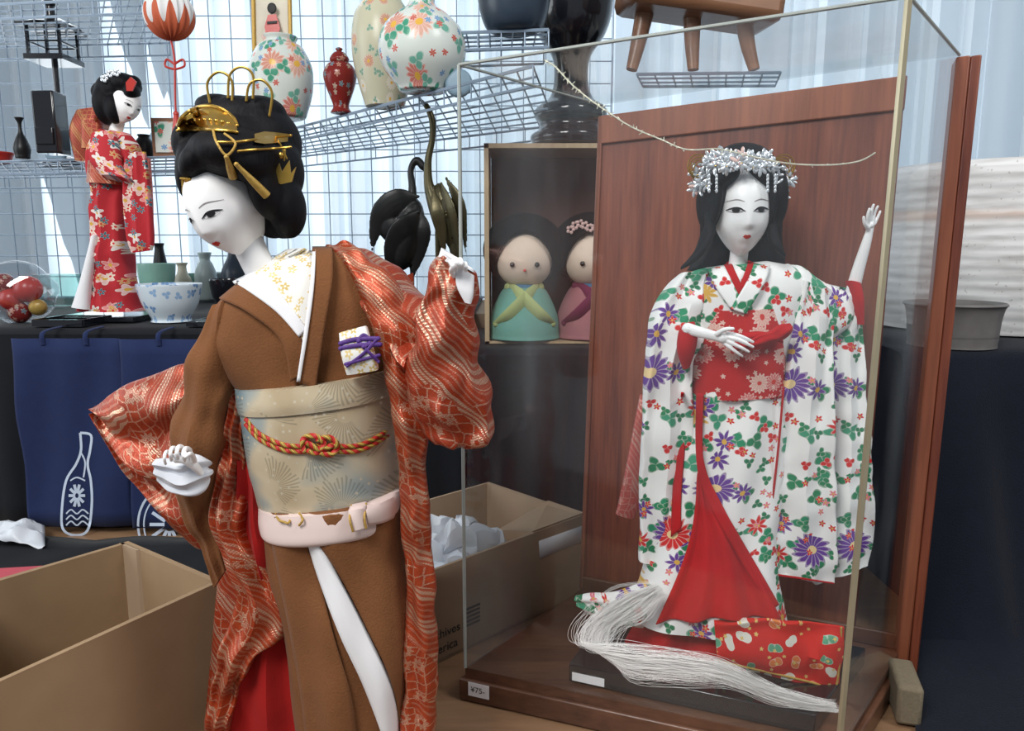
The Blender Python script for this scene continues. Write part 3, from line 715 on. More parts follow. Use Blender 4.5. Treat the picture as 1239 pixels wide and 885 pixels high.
# brocade robe
g=G().loft([(285,436,292,470,.02,.012),(235,438,285,560,.02,.018),(190,452,262,640,.022,.02),(150,470,240,662,.025,.015),(125,486,170,590,.027,.01),(111,492,118,510,.028,.005)],D,fold=.005,fk=3,wr=.009,wf=35,n=72)
g.obj("robe_sleeve",broc,doll,label="red and gold brocade sleeve swinging outward")
g=G().loft([(282,470,302,470,-.012,.007),(270,530,300,540,-.016,.009),(260,590,296,600,-.02,.011),(262,640,298,650,-.022,.012),(280,695,338,712,-.026,.012),(286,730,348,762,-.028,.012),(268,785,312,792,-.026,.011),(256,840,286,845,-.022,.010),(250,900,278,905,-.02,.010),(248,960,276,960,-.02,.010)],D,fold=.004,fk=2.0,wr=.008,wf=40)
g.obj("robe_front_edge",broc2,doll)
g=G().loft([(285,555,322,555,-.012,.010),(285,600,334,600,-.014,.011),(288,650,342,650,-.014,.012),(300,720,362,735,-.010,.012),(285,800,380,820,-.006,.016),(272,890,392,890,-.004,.018),(262,945,396,945,-.004,.020)],D,fold=.005,fk=2.2,wr=.004)
g.loft([(470,640,500,640,.02,.01),(475,740,510,740,.02,.02),(470,930,520,930,.02,.02)],D)
g.obj("robe_lining",darkred,doll,label="broad plain red robe lining")
g=G().loft([(300,420,500,330,.05,.01),(290,500,510,480,.05,.012),(270,640,515,640,.05,.015),(255,800,520,800,.05,.018),(245,905,525,905,.05,.02)],D,fold=.003,fk=4)
g.obj("robe_back",broc,doll)
g=G().loft([(392,301,436,302,.0,.008),(420,330,480,345,-.02,.012),(440,375,505,400,-.03,.014),(462,430,505,450,-.034,.014),(474,490,514,500,-.036,.013),(482,560,516,565,-.034,.012),(484,620,520,620,-.032,.011),(490,700,526,700,-.03,.011),(490,800,528,800,-.03,.011),(486,885,528,885,-.03,.011),(484,965,530,965,-.03,.011)],D,fold=.0022,fk=1.5,wr=.007,wf=50)
g.obj("robe_front_edge",broc2,doll)
g=G().loft([(425,302,432,345,.01,.02),(462,318,470,395,.0,.028),(495,350,500,440,-.012,.03),(525,385,528,480,-.025,.028)],D,wr=.012,wf=42,fold=.004,fk=2)
g.loft([(536,306,572,328,-.062,.013),(520,330,574,358,-.06,.018),(508,368,574,395,-.056,.022),(496,415,578,430,-.05,.026),(494,455,588,468,-.046,.027),(500,490,597,508,-.044,.026),(508,515,592,532,-.044,.02),(530,536,572,542,-.044,.009)],D,wr=.014,wf=40,fold=.004,fk=1.8)
g.obj("robe_sleeve",broc,doll,label="red and gold brocade sleeve on the raised arm")
g=G().loft([(534,304,574,330,-.064,.010),(534,300,572,326,-.064,.009),(530,312,564,326,-.064,.008)],D,n=28)
g.loft([(552,322,574,334,-.078,.003),(552,345,573,355,-.08,.003),(562,366,570,368,-.08,.002)],D,n=16)
g.obj("sleeve_lining",whitef,doll)
hand(doll,"hand",D,[[(552,345,-.066,8),(553,332,-.07,9),(553,322,-.073,9)]],
 [[(546,322,-.076,4.2),(542,313,-.082,3.9),(545,317,-.09,3.5),(549,325,-.088,3.0)],
  [(552,318,-.078,4.2),(549,308,-.084,3.9),(551,312,-.092,3.5),(555,321,-.09,3.0)],
  [(558,319,-.078,4.1),(557,309,-.083,3.8),(559,313,-.091,3.4),(561,321,-.089,2.9)],
  [(563,323,-.076,3.7),(565,315,-.08,3.3),(566,319,-.086,2.9),(566,326,-.084,2.6)],
  [(548,334,-.076,4.6),(543,326,-.084,3.9),(546,320,-.09,3.2)]],label_="white hand raised from the brocade sleeve",sc_=(.76,556,332))

# ================================================================ DISPLAY CASE
bz=TZ+.038
fl=PL(563,808,bz);fr=PL(1015,905,bz);brr=PL(1090,785,bz);bl=PL(705,712,bz)
case=thing("display_case","wooden doll display case with clear acrylic cover and brown back","display case",((fl.x+brr.x)/2,(fl.y+brr.y)/2,TZ))
cen=(fl+fr+brr+bl)/4
def grow(p,k,z): 
    q=cen+(p-cen)*k; return Vector((q.x,q.y,z))
G().prism([grow(p,1.03,TZ+.001) for p in(fl,fr,brr,bl)],[grow(p,1.03,bz-.012) for p in(fl,fr,brr,bl)]).obj("case_base",darkwood,case,bevel=.002)
G().prism([grow(p,1.0,bz-.012) for p in(fl,fr,brr,bl)],[grow(p,1.0,bz) for p in(fl,fr,brr,bl)]).obj("case_floor",darkwood,case)
H=.617
tl=[fl+Vector((0,0,H-.002)),fr+Vector((.010,0,H+.018)),brr+Vector((.006,.0,H+.016)),bl+Vector((.014,0,H-.004))]
bt=[fl,fr,brr,bl]
def pane(a,b,c,d,th,name,mat_,lab=None):
    n=(b-a).cross(d-a).normalized()*th
    return G().prism([a,b,c,d],[a+n,b+n,c+n,d+n]).obj(name,mat_,case,label=lab)
pane(fl,fr,tl[1],tl[0],.002,"cover_panel",acr,"clear acrylic front panel")
pane(fl,bl,tl[3],tl[0],.002,"cover_panel",acr2,"clear acrylic side panel")
pane(fr,brr,tl[2],tl[1],.002,"cover_panel",acr2,"clear acrylic side panel")
pane(tl[0],tl[1],tl[2],tl[3],.002,"cover_top",acr2,"clear acrylic top panel")
g=G(); g.tube([fl,tl[0]],.0018,seg=6,k=1); g.tube([tl[0],tl[1]],.0016,seg=6,k=1); g.tube([tl[0],tl[3]],.0014,seg=6,k=1); g.obj("cover_edge",edgem,case)
g=G(); g.tube([fr,tl[1]],.0032,seg=6,k=1); g.tube([tl[1],tl[2]],.0015,seg=6,k=1); g.obj("cover_edge",brass,case,label="yellowed edge of the acrylic cover")
e=(brr-bl).normalized(); nb=Vector((e.y,-e.x,0)); 
if nb.y>0: nb=-nb
def bp(u,o,w,dz=0):
    q=bl.lerp(brr,u); hh=H-.020+.020*u
    return Vector((q.x,q.y,bz))+nb*o+Vector(((.014-.006*u)*w,0,hh*w+dz))
def slab(u0,u1,o0,o1,w0,w1,name,m,lab=None,bev=.0015,d0=0,d1=0): 
    return G().prism([bp(u0,o0,w0,d0),bp(u1,o0,w0,d0),bp(u1,o1,w0,d0),bp(u0,o1,w0,d0)],[bp(u0,o0,w1,d1),bp(u1,o0,w1,d1),bp(u1,o1,w1,d1),bp(u0,o1,w1,d1)]).obj(name,m,case,label=lab,bevel=bev)
slab(0,.873,-.008,0,0,1,"back_panel",redwood,"red-brown grained veneer back panel")
slab(-.010,.006,-.01,.004,0,1,"back_frame",edgewood)
slab(.985,1.018,-.02,.014,0,1,"back_post",edgewood,d0=-.03,d1=.012)
slab(1.019,1.045,-.02,.010,0,1,"back_post",redwood,d0=-.03,d1=.012)
slab(-.010,.875,-.012,.004,.95,1,"back_frame",edgewood,d1=.003)
slab(0,.984,0.001,.006,0,.03,"back_frame",darkwood)
fb=G().prism([grow(p,1.03,TZ+.001) for p in(fl,fr,brr,bl)],[grow(p,1.03,bz-.012) for p in(fl,fr,brr,bl)]).bvh()
def text(body,o,ex,ez,size,parent,m,al='LEFT',name="printed_text",ext=.0002):
    cu=bpy.data.curves.new("t",'FONT'); cu.body=body; cu.size=size; cu.align_x=al; cu.extrude=ext
    ob=bpy.data.objects.new("t",cu); sc.collection.objects.link(ob)
    dg=bpy.context.evaluated_depsgraph_get(); me=bpy.data.meshes.new_from_object(ob.evaluated_get(dg)); bpy.data.objects.remove(ob)
    ex=Vector(ex).normalized();ez=Vector(ez);ez=(ez-ex*ez.dot(ex)).normalized();n=ex.cross(ez)
    M=Matrix((ex,ez,n)).transposed()
    me.transform(M.to_4x4()); me.materials.clear(); me.materials.append(m)
    ob=bpy.data.objects.new(name,me); sc.collection.objects.link(ob); return setup(ob,Vector(o),parent)
ef=(fr-fl).normalized(); nf=Vector((ef.y,-ef.x,0)); nf=nf if nf.y<0 else -nf
so=on(fb,567,841,.0,.73)+nf*.0006
q4=[so,so+ef*.024,so+ef*.024+Vector((0,0,.0155)),so+Vector((0,0,.0155))]
stk=G().prism(q4,[p+nf*.0005 for p in q4]).obj("price_sticker",labelm,case)
text("¥75-",so+nf*.0007+ef*.003+Vector((0,0,.005)),ef,(0,0,1),.0088,stk,ink,ext=.00004)

# string lying on the glass
g=G(); pf=G().prism(bt,tl).bvh()
P=[(660,72),(672,80),(690,100),(712,118),(735,134),(765,152),(800,170),(832,180),(870,182),(905,188),(950,196),(1000,199),(1040,194),(1060,186)]
Q=[on(pf,a,c,-.006,.7) for a,c in P]
Q=[q+Vector((random.uniform(-1,1),0,random.uniform(-1,1)))*.0012 for q in Q]
g.tube(Q,.0007,seg=6,k=8,ends=False)
C=crv(Q,10)
for i in range(0,len(C)-1):
    r_=Vector((random.uniform(-1,1),random.uniform(-.3,.3),random.uniform(-1,1)))*.0035
    if (i<70 and random.random()<.85) or random.random()<.2: g.tube([Vector(C[i])-r_*.2,Vector(C[i])+r_],.00045,seg=4,k=1,ends=False)
g.obj("tinsel_string",tins,label="thin irregular silvery tinsel string inside the acrylic cover",cat="string")

# ================================================================ DOLL IN CASE
D=.76
d2=thing("geisha_doll","doll in white floral kimono with red obi, one arm raised","doll",(W(860,800,D).x,D,bz))
neck=[(W(892,340,D),.0125),(W(893,318,D-.002),.0092),(W(895,300,D-.006),.0092),(W(897,275,D),.012)]
hd=head(d2,W(897,254,D-.012),.0450,.605,.80,-5,3,-1,label_="white porcelain face with red lips",neck=neck,es=1.16,ms=.78,eh=1.0)
g=G()
g.ew(897,208,.765,40,33,.040); g.ew(861,236,.756,15,42,.034,4); g.ew(933,236,.756,15,42,.034,-4); g.ew(897,250,.785,42,54,.026)
g.ew(876,214,.734,20,12,.020,-32); g.ew(918,214,.734,20,12,.020,32)
g.ew(865,240,.736,7,30,.018,4); g.ew(930,240,.736,7,30,.018,-4)
g.loft([(850,225,945,225,.024,.024),(848,262,946,262,.024,.022),(846,295,946,290,.020,.016),(836,318,950,312,.012,.010),(830,328,950,320,.008,.005)],D,n=60,fold=.0015,fk=5)
for P in([(862,250,-.020,7),(858,280,-.026,7),(850,300,-.036,6),(838,314,-.041,4.5),(824,325,-.041,2)],[(932,250,-.020,6.5),(934,280,-.026,6.5),(939,296,-.036,5.5),(950,310,-.039,2)],[(856,280,-.022,6.5),(846,304,-.034,5.5),(832,321,-.040,2)]): g.tw(D,P,12)
hair2=g.obj("hair",hairm,d2,remesh=.0014,smooth=5,label="long black hair falling to the shoulders")
g=G()
for i in range(84):
    u=i/83*2-1+random.uniform(-.04,.04); row=random.random()
    a=897+59*u; c=183+18*u*u+row*20; r_=random.uniform(5.5,9)
    if abs(u)>.72: c+=random.uniform(0,24)
    c0=W(a,c,.718+.03*u*u-.010*row); mi=0 if random.random()<.96 else 1
    ax=random.uniform(0,pi); np5=random.choice((4,5,6))
    for k in range(np5):
        an=ax+k*2*pi/np5; dr=Vector((math.cos(an),random.uniform(-.6,.1),math.sin(an)))
        M=Matrix.Rotation(-an,3,'Y')@Matrix.Rotation(random.uniform(-.5,.5),3,'Z'); g.ell(c0+dr*(r_*.62*D/F),(r_*.60*D/F,.0007,r_*.26*D/F),M,8,mi)
    g.ell(c0+Vector((0,-.002,0)),r_*.12*D/F,seg=8,mi=0 if i%3 else 2)
for a in (858,867,929,938):
    for j in range(5): g.ell(W(a,213+j*4.5,.712),(.0014,.0008,.0022),seg=8,mi=0)
g.obj("flower_crown",[silver,pinkp,gold],hair2,label="crown of silvery white blossoms",kind="stuff")
for s_ in(-1,1):
    g=G()
    for k in range(4): g.tube([W(897+s_*(46+13*math.cos(t_)+k*2),210+14*math.sin(t_)-k*3,.735) for t_ in [j*pi/5 for j in range(11)]],.0006,seg=6)
    g.obj("hairpin",gold,hair2)
tor=G().loft([(868,322,928,316,0,.014),(836,330,972,326,0,.026),(818,350,984,345,0,.033),(826,385,968,385,0,.036),(836,430,950,430,0,.036),(836,480,948,475,0,.036)],D,wr=.001)
cb=tor.bvh(); tor.obj("kimono_bodice",kflor,d2)
def cs(rows,off,m,name,th): 
    g=G(); g.strip(cb,rows,off,dd=.742); g.obj(name,m,d2,solid=th)
cs([(872,324,884,316),(879,336,890,330),(889,350,896,343),(893,362,899,356)],.003,redf,"inner_collar",.0015)
cs([(906,316,915,320),(901,330,910,334),(894,347,902,350),(890,360,896,362)],.003,redf,"inner_collar",.0015)
cs([(856,326,876,322),(865,346,884,338),(878,365,892,354),(886,376,900,366)],.005,kflor,"kimono_collar",.002)
cs([(912,320,932,322),(906,336,926,340),(896,354,914,362),(884,374,902,380)],.007,kflor,"kimono_collar",.002)
red=G().loft([(850,600,905,600,0,.03),(826,650,905,640,-.004,.032),(800,700,925,700,-.008,.036),(772,750,944,752,-.014,.040),(756,778,950,782,-.018,.042)],D,fold=.006,fk=3.0,wr=.003,n=110); red.obj("underskirt",redf,d2,label="red underskirt spreading at the feet")
sk=G().loft([(832,466,948,466,0,.037),(815,540,950,540,0,.040),(802,590,946,590,0,.042),(790,640,938,640,-.002,.045),(778,690,938,690,-.008,.050),(768,724,944,728,-.014,.054),(764,744,950,750,-.016,.055)],D,fold=.003,fk=2.4,wr=.002,n=90)
skb=sk.bvh(); sk.obj("kimono_skirt",kflor,d2)
g=G(); rows=crv([(843,572,848,572),(841,610,862,606),(834,650,886,644),(820,690,910,684),(806,722,928,718),(792,752,942,746)],8); out=[]
for i,q in enumerate(rows):
    r=[]
    for j in range(25):
        t_=j/24; p=on(skb,q[0]+(q[2]-q[0])*t_,q[1]+(q[3]-q[1])*t_,.004,.694); p.y-=.005*(i/len(rows))*math.sin(t_*pi*6+i*.05)+.002; r.append(p)
    out.append(r)
g.sheet(out); g.obj("skirt_opening",redf,d2,solid=.002)
g=G(); g.strip(skb,[(824,476,832,476),(818,540,828,540),(814,600,824,600),(812,650,824,640)],.003,n=4); g.obj("skirt_edge",redf,d2,solid=.002)
g=G(); g.strip(skb,[(843,476,851,476),(842,540,850,540),(846,580,856,574),(862,620,874,612),(888,665,898,655),(912,706,922,696),(934,738,942,732)],.007,n=4,dd=.694); g.obj("skirt_edge",redf,d2,solid=.002)
ob2=G().loft([(838,374,948,370,-.001,.038),(834,400,950,398,-.001,.040),(832,440,948,438,-.001,.041),(832,478,947,472,-.001,.040)],D,pw=.9,n=56); ob2.obj("obi",redobi,d2,label="red obi with pale chrysanthemum pattern")
g=G().loft([(886,416,888,424,-.044,.003),(912,408,918,422,-.048,.005),(938,396,946,412,-.048,.006),(954,390,960,400,-.046,.004)],D,wr=.004,wf=90,fold=.001,fk=1.5)
g.loft([(898,402,900,408,-.044,.003),(925,401,929,412,-.048,.004),(944,404,948,416,-.048,.004)],D,wr=.003,wf=90)
g.obj("obi_knot",redf,d2)
g=G().loft([(822,332,862,332,-.002,.018),(796,362,856,385,-.008,.022),(786,400,846,415,-.014,.020),(780,460,836,450,-.016,.013),(776,520,838,520,-.016,.009),(774,600,834,600,-.016,.007),(773,655,828,655,-.018,.006),(773,678,820,692,-.020,.005)],D,fold=.004,fk=1.8,wr=.005,wf=38,pw=.5)
g.obj("kimono_sleeve",kflor,d2)
g=G().loft([(774,478,792,478,.012,.004),(762,540,790,540,.012,.006),(750,600,780,600,.012,.006),(745,622,766,628,.012,.004)],D,wr=.001); g.obj("sleeve_lining",salmon,d2,label="salmon brocade lining of the long sleeve")
g=G().loft([(828,392,840,390,-.040,.006),(821,402,843,403,-.042,.008),(819,424,842,418,-.042,.007),(826,446,834,442,-.036,.004)],D,wr=.001); g.obj("sleeve_cuff",redf,d2)
hand(d2,"hand",D,[[(832,398,-.046,7),(850,403,-.054,6.2),(866,407,-.058,5.6),(875,409,-.060,6.4)]],
 [[(880,404,-.062,2.8),(892,406,-.066,2.5),(903,410,-.067,2.1),(911,414,-.066,1.6)],
  [(881,408,-.063,2.9),(892,411,-.067,2.5),(903,416,-.068,2.1),(911,420,-.067,1.6)],
  [(879,412,-.062,2.8),(889,417,-.066,2.4),(899,422,-.067,2.0),(906,426,-.066,1.5)],
  [(876,415,-.060,2.6),(884,421,-.064,2.2),(892,427,-.065,1.9),(898,431,-.064,1.4)],
  [(868,404,-.062,3.1),(877,399,-.067,2.6),(887,398,-.070,2.0)]],label_="slender white hand resting over the obi")
g=G().loft([(948,322,966,360,-.002,.02),(968,322,966,385,-.004,.022),(990,338,980,410,-.006,.020),(1012,348,1004,410,-.006,.015),(1030,352,1026,395,-.006,.010)],D,wr=.002)
g.loft([(960,340,1003,352,-.010,.016),(955,400,1006,410,-.016,.014),(946,470,1006,475,-.022,.010),(940,540,1008,540,-.024,.007),(932,610,1010,615,-.024,.006),(927,672,1012,680,-.024,.005),(927,692,1010,706,-.024,.004)],D,fold=.004,fk=1.8,wr=.005,wf=36,pw=.5)
g.loft([(1006,345,1040,352,-.004,.009),(1004,400,1044,400,-.002,.008),(1002,470,1047,470,-.002,.007),(998,530,1052,530,-.004,.006),(990,590,1056,588,-.006,.006),(984,650,1057,650,-.008,.005),(984,706,1050,684,-.008,.004)],D,fold=.004,fk=1.6,wr=.005,wf=40,pw=.5)
g.obj("kimono_sleeve",kflor,d2,label="long floral sleeve hanging from the raised arm")
g=G(); g.tw(D,[(948,470,-.036,1.4),(942,540,-.036,1.5),(934,612,-.034,1.5),(928,672,-.032,1.5),(929,692,-.030,1.4),(968,700,-.032,1.4),(1008,706,-.030,1.2)],8,flat=.6); g.obj("sleeve_piping",redf,d2,label="red lining edge of the long sleeve")
g=G().loft([(1024,340,1040,344,-.012,.008),(1030,362,1044,362,-.014,.008),(1036,392,1045,392,-.012,.005)],D); g.obj("sleeve_cuff",redf,d2)
hand(d2,"hand",D,[[(1030,358,-.01,8.5),(1038,328,-.014,7.5),(1047,298,-.018,6),(1052,280,-.02,4.6),(1053,272,-.021,4.8)]],
 [[(1050,270,-.023,2.4),(1050,261,-.027,2.1),(1052,253,-.029,1.6)],[(1053,268,-.022,2.4),(1054,257,-.025,2.1),(1057,248,-.027,1.5)],
  [(1056,268,-.021,2.3),(1058,258,-.022,2.0),(1062,250,-.024,1.5)],[(1058,271,-.02,2.1),(1062,263,-.021,1.8),(1065,256,-.022,1.4)],
  [(1050,276,-.024,2.6),(1046,270,-.028,2.1),(1045,263,-.03,1.6)]],label_="slender white raised arm and hand")
g=G().loft([(864,752,868,802,-.072,.006),(905,750,908,812,-.078,.006),(950,751,952,822,-.082,.005),(985,753,986,830,-.084,.005),(1006,756,1002,836,-.086,.005),(1020,758,1014,828,-.084,.004)],D,wr=.005,wf=45,pw=.4,n=48,fold=.003,fk=1.2)
hb2=g.bvh(); g.obj("kimono_hem",hemred,d2,label="flat folded red embroidered hem")
g=G(); g.tube([on(hb2,a,c,.001,.68) for a,c in((869,800),(908,809),(952,819),(985,827),(1002,833),(1013,826),(1018,760))],.0011,seg=8); g.obj("hem_cord",goldth,d2)
g=G().loft([(696,722,702,734,-.03,.005),(715,718,722,747,-.035,.008),(745,718,748,754,-.035,.012),(780,706,775,758,-.03,.014)],D,wr=.003,fold=.002,fk=2); g.obj("kimono_hem",kflor,d2,label="white floral hem trailing at the feet")
# horsehair
g=G()
base=[(798,712,-.065,6),(762,734,-.066,15),(728,758,-.066,19),(722,784,-.072,17),(756,800,-.084,19),(815,806,-.096,18),(875,814,-.106,15),(930,838,-.114,13),(975,852,-.120,11),(1012,858,-.124,10)]
for i in range(480):
    a0=random.gauss(0,.6);b0=random.gauss(0,.5); a0=max(-1.35,min(1.35,a0)); st=random.random(); ph=random.uniform(0,6); fq=random.uniform(.4,1.5); wv=random.uniform(0,.9)
    pts=[];rr=[]
    n0=0 if st<.6 else random.randint(1,5); n1=len(base) if random.random()<.4 else random.randint(5,len(base))
    for j in range(n0,max(n1,n0+3)):
        if j>=len(base): break
        x,y,dy,w=base[j]; s_=a0+wv*math.sin(ph+j*fq)
        xx=x+w*s_*(.8 if j<4 else .2)+random.gauss(0,1.8); yy=y+w*s_*(.7 if j>=4 or j<2 else .15)+random.gauss(0,1.6)
        p=W(xx,yy,D+dy-.004*b0-.008); p.z=max(p.z,bz+.0225); pts.append(p); rr.append(.00014)
    rr[-1]=.00004
    if len(pts)>2: g.tube(pts,rr,seg=3,k=5,ends=False)
g.obj("horsehair_tuft",whair,d2,kind="stuff",label="long white horsehair trailing over the base")
q=[PL(688,826,bz),PL(985,892,bz),PL(1046,806,bz),PL(742,746,bz)]
bd=G().prism([p+Vector((0,0,.001)) for p in q],[p+Vector((0,0,.021)) for p in q]); bd.obj("doll_stand",lacq,d2,bevel=.0015,label="black lacquered stand board")
eb=(q[1]-q[0]).normalized(); nbb=Vector((eb.y,-eb.x,0)); nbb=nbb if nbb.y<0 else -nbb
so=q[0]+eb*.004+nbb*.0008+Vector((0,0,.004)); q4=[so,so+eb*.034,so+eb*.034+Vector((0,0,.009)),so+Vector((0,0,.009))]
G().prism(q4,[p+nbb*.0005 for p in q4]).obj("stand_sticker",labelm,d2,label="small white tag on the black stand")

# ================================================================ CARDBOARD BOXES
def openbox(name,pts,z0,z1,mat_,lab,th=.004):
    t=thing(name,lab,"box",(sum(p.x for p in pts)/4,sum(p.y for p in pts)/4,z0))
    P=[Vector((p.x,p.y,z0)) for p in pts]; c=sum(P,Vector())/4
    inn=[c+(p-c)*(1-th*2/((p-c).length)) for p in P]
    up=Vector((0,0,z1-z0)); g=G()
    for i in range(4):
        j=(i+1)%4; g.prism([P[i],P[j],inn[j],inn[i]],[P[i]+up,P[j]+up,inn[j]+up,inn[i]+up])
    g.prism(P,[p+Vector((0,0,th)) for p in P]); g.obj("box_body",mat_,t)
    return t
z1=1.23-.33
A=PL(155,655,z1);B=PL(0,700,z1);C=PL(-2,826,z1);E=PL(268,703,z1)
bx=openbox("cardboard_box",[A,B+(B-A)*.3,C+(C-E)*.2,E],TZ+.001,z1,card,"large open brown cardboard box beside the doll")
g=G()
def lp(u,o,z):
    q=A.lerp(E,u); return Vector((q.x-o,q.y-o*.4,z))
g.prism([lp(.02,.006,TZ+.01),lp(.22,.006,TZ+.01),lp(.22,.010,TZ+.01),lp(.02,.010,TZ+.01)],[lp(.02,.006,z1),lp(.22,.006,z1),lp(.22,.010,z1),lp(.02,.010,z1)])
g.obj("box_flap",card2,bx)
zb=1.23-.365; Pn=PL(527,805,TZ); ed=Vector((.726,.688,0)); pb=Vector((-.688,.726,0))
P0=Pn-ed*.11;P1=Pn+ed*.262
bx2=openbox("cardboard_box",[P0,P1,P1+pb*.2,P0+pb*.2],TZ+.001,zb,card2,"open cardboard shipping box holding clear plastic bags")
G().prism([P1+pb*.002+Vector((0,0,.118)),P1+pb*.07+Vector((0,0,.118)),P1+pb*.07-ed*.1+Vector((0,0,.10)),P1+pb*.002-ed*.1+Vector((0,0,.118))],[P1+pb*.002+Vector((0,0,.12)),P1+pb*.07+Vector((0,0,.12)),P1+pb*.07-ed*.1+Vector((0,0,.102)),P1+pb*.002-ed*.1+Vector((0,0,.12))]).obj("box_flap",card2,bx2)
no=Vector((.688,-.726,0))*.001
fbx=G().add([P0,P1,P1+Vector((0,0,.2)),P0+Vector((0,0,.2))],[(0,1,2,3)]).bvh()
text("Archives",on(fbx,557,762,.001,.8),ed,(0,0,1),.0155,bx2,ink,'RIGHT',ext=.0001); text("America",on(fbx,554,781,.001,.8),ed,(0,0,1),.0155,bx2,ink,'RIGHT',ext=.0001)
for i in range(5):
    o=on(fbx,560,761-i*5,.0012,.8); g=G(); g.prism([o,o+ed*.027,o+ed*.027+Vector((0,0,.0026)),o+Vector((0,0,.0026))],[p+no*.3 for p in(o,o+ed*.027,o+ed*.027+Vector((0,0,.0026)),o+Vector((0,0,.0026)))]); g.obj("printed_bar",ink,bx2)
g=G(); g.patch(fbx,[(652,655),(706,636),(706,655),(653,676)],.001,1,k=1,dd=.9); g.obj("shipping_label",labelm,bx2,solid=.0004)
g=G(); rows=[]
for i in range(31):
    r=[]
    for j in range(41):
        x=j/40*2-1;y=i/30*2-1
        q=Vector((P0+ed*(.20+.07*x)+pb*(.09+.07*y))); q.z=TZ+.075+.055*max(0,1-x*x*.9)*max(0,1-y*y*.9)
        nn=Vector(q)
        q+=Vector((noise.noise(nn*50),noise.noise(nn*50+Vector((5,5,5))),1.6*noise.noise(nn*38+Vector((9,1,5)))))*.020
        r.append(q)
    rows.append(r)
g.sheet(rows); g.obj("plastic_bag",tissue,label="crumpled white and clear plastic bag inside the box",cat="plastic bag",solid=.0006,angle=25)
G().box(W(18,688,1.02)+Vector((0,0,-.02)),(.09,.05,.025),.15).obj("paper_packet",plain("pink_paper",(.6,.10,.13),rough=.6),label="bright pink packet lying by the box",cat="packet",bevel=.003)
g=G(); rows=[]
for i in range(13):
    r=[]
    for j in range(17):
        p=PL(-12+j*4.2,672-i*2.0,TZ)+Vector((0,0,.02)); p.z+=.02*math.sin(j/16*pi)*math.sin(i/12*pi)+.018*noise.noise(p*40); r.append(p)
    rows.append(r)
g.sheet(rows); g.obj("tissue_bundle",tissue,label="crumpled pale tissue bundle on the table",cat="tissue",solid=.001,angle=25)
G().box(PL(1108,884,TZ)+Vector((0.002,.03,.024)),(.024,.06,.042),-.3).obj("burlap_block",plain("burlap",(.22,.18,.12),(.14,.11,.07),rough=.95,ns=300,bs=.6),label="burlap wrapped block beside the case",cat="block",bevel=.004)

# ================================================================ RED KIMONO SMALL DOLL
D=1.40
d3=thing("kimono_doll","small doll in red floral kimono with large obi bow, bowing","doll",(W(135,382,D).x,D,RZ+.003))
hd=head(d3,W(151,126,D-.01),.036,.68,.85,58,18,18,neck=[(W(138,168,D),.011),(W(144,142,D),.012)])
g=G(); g.ew(141,110,D+.005,23,20,.038,-20); g.ew(152,102,D-.01,17,12,.032,20); g.ew(130,126,D-.005,14,24,.034); g.ew(162,101,D-.01,8,9,.015); g.ew(138,132,D-.022,9,17,.02); g.ew(124,112,D,12,12,.02); g.ew(160,112,D-.02,8,9,.02,20)
g.obj("hair",hairm,d3,remesh=.0025,smooth=3)
g=G()
for a,c in((126,95),(133,89),(141,88)):
    for k in range(5): g.ell(W(a+3*math.cos(k*1.256),c+3*math.sin(k*1.256),D-.038),(.0032,.002,.0032),seg=8)
g.obj("hair_ornament",silver,d3,kind="stuff")
G().plate([(152,100),(158,93),(165,99),(160,110),(153,110)],D-.048,.003).obj("hair_ribbon",redlac,d3,label="red hair ribbon")
g=G().loft([(122,158,158,162,0,.024),(108,180,168,188,0,.04),(114,225,160,228,0,.042),(118,275,156,280,0,.042),(112,330,160,334,0,.045),(102,365,168,366,0,.05),(98,374,174,376,0,.052)],D,fold=.005,fk=2.5,wr=.010,wf=25)
g.loft([(112,164,140,162,-.035,.016),(110,195,150,203,-.048,.02),(124,214,162,220,-.055,.016)],D,wr=.003); g.obj("kimono",rflor,d3)
G().loft([(152,186,176,184,-.04,.008),(150,235,182,236,-.04,.009),(154,285,186,287,-.04,.009),(160,306,184,303,-.04,.005)],D,fold=.004,fk=2,pw=.6).obj("kimono_sleeve",rflor,d3)
G().loft([(172,190,182,192,-.03,.006),(176,240,185,240,-.03,.006),(178,298,186,298,-.03,.005)],D).obj("sleeve_lining",salmon,d3)
g=G().loft([(98,136,128,132,.03,.025),(92,160,130,162,.03,.035),(96,196,128,198,.03,.025)],D,pw=.5); g.loft([(100,145,124,150,-.01,.012),(100,180,124,180,-.01,.012)],D,pw=.6); g.obj("obi_bow",brocade("gold_red_bow",(.4,.05,.02),(.2,.02,.02),(.6,.4,.15),s=50),d3)
G().loft([(112,285,118,285,-.042,.008),(98,340,110,345,-.046,.012),(88,372,108,375,-.05,.014)],D).obj("underskirt",whitef,d3)
G().loft([(112,196,166,200,-.006,.046),(110,222,164,226,-.006,.046)],D,pw=.9).obj("obi",broc,d3)
p=W(132,380,D); G().box((p.x,D,RZ+.009),(.15,.12,.008)).obj("doll_stand",lacq,d3)

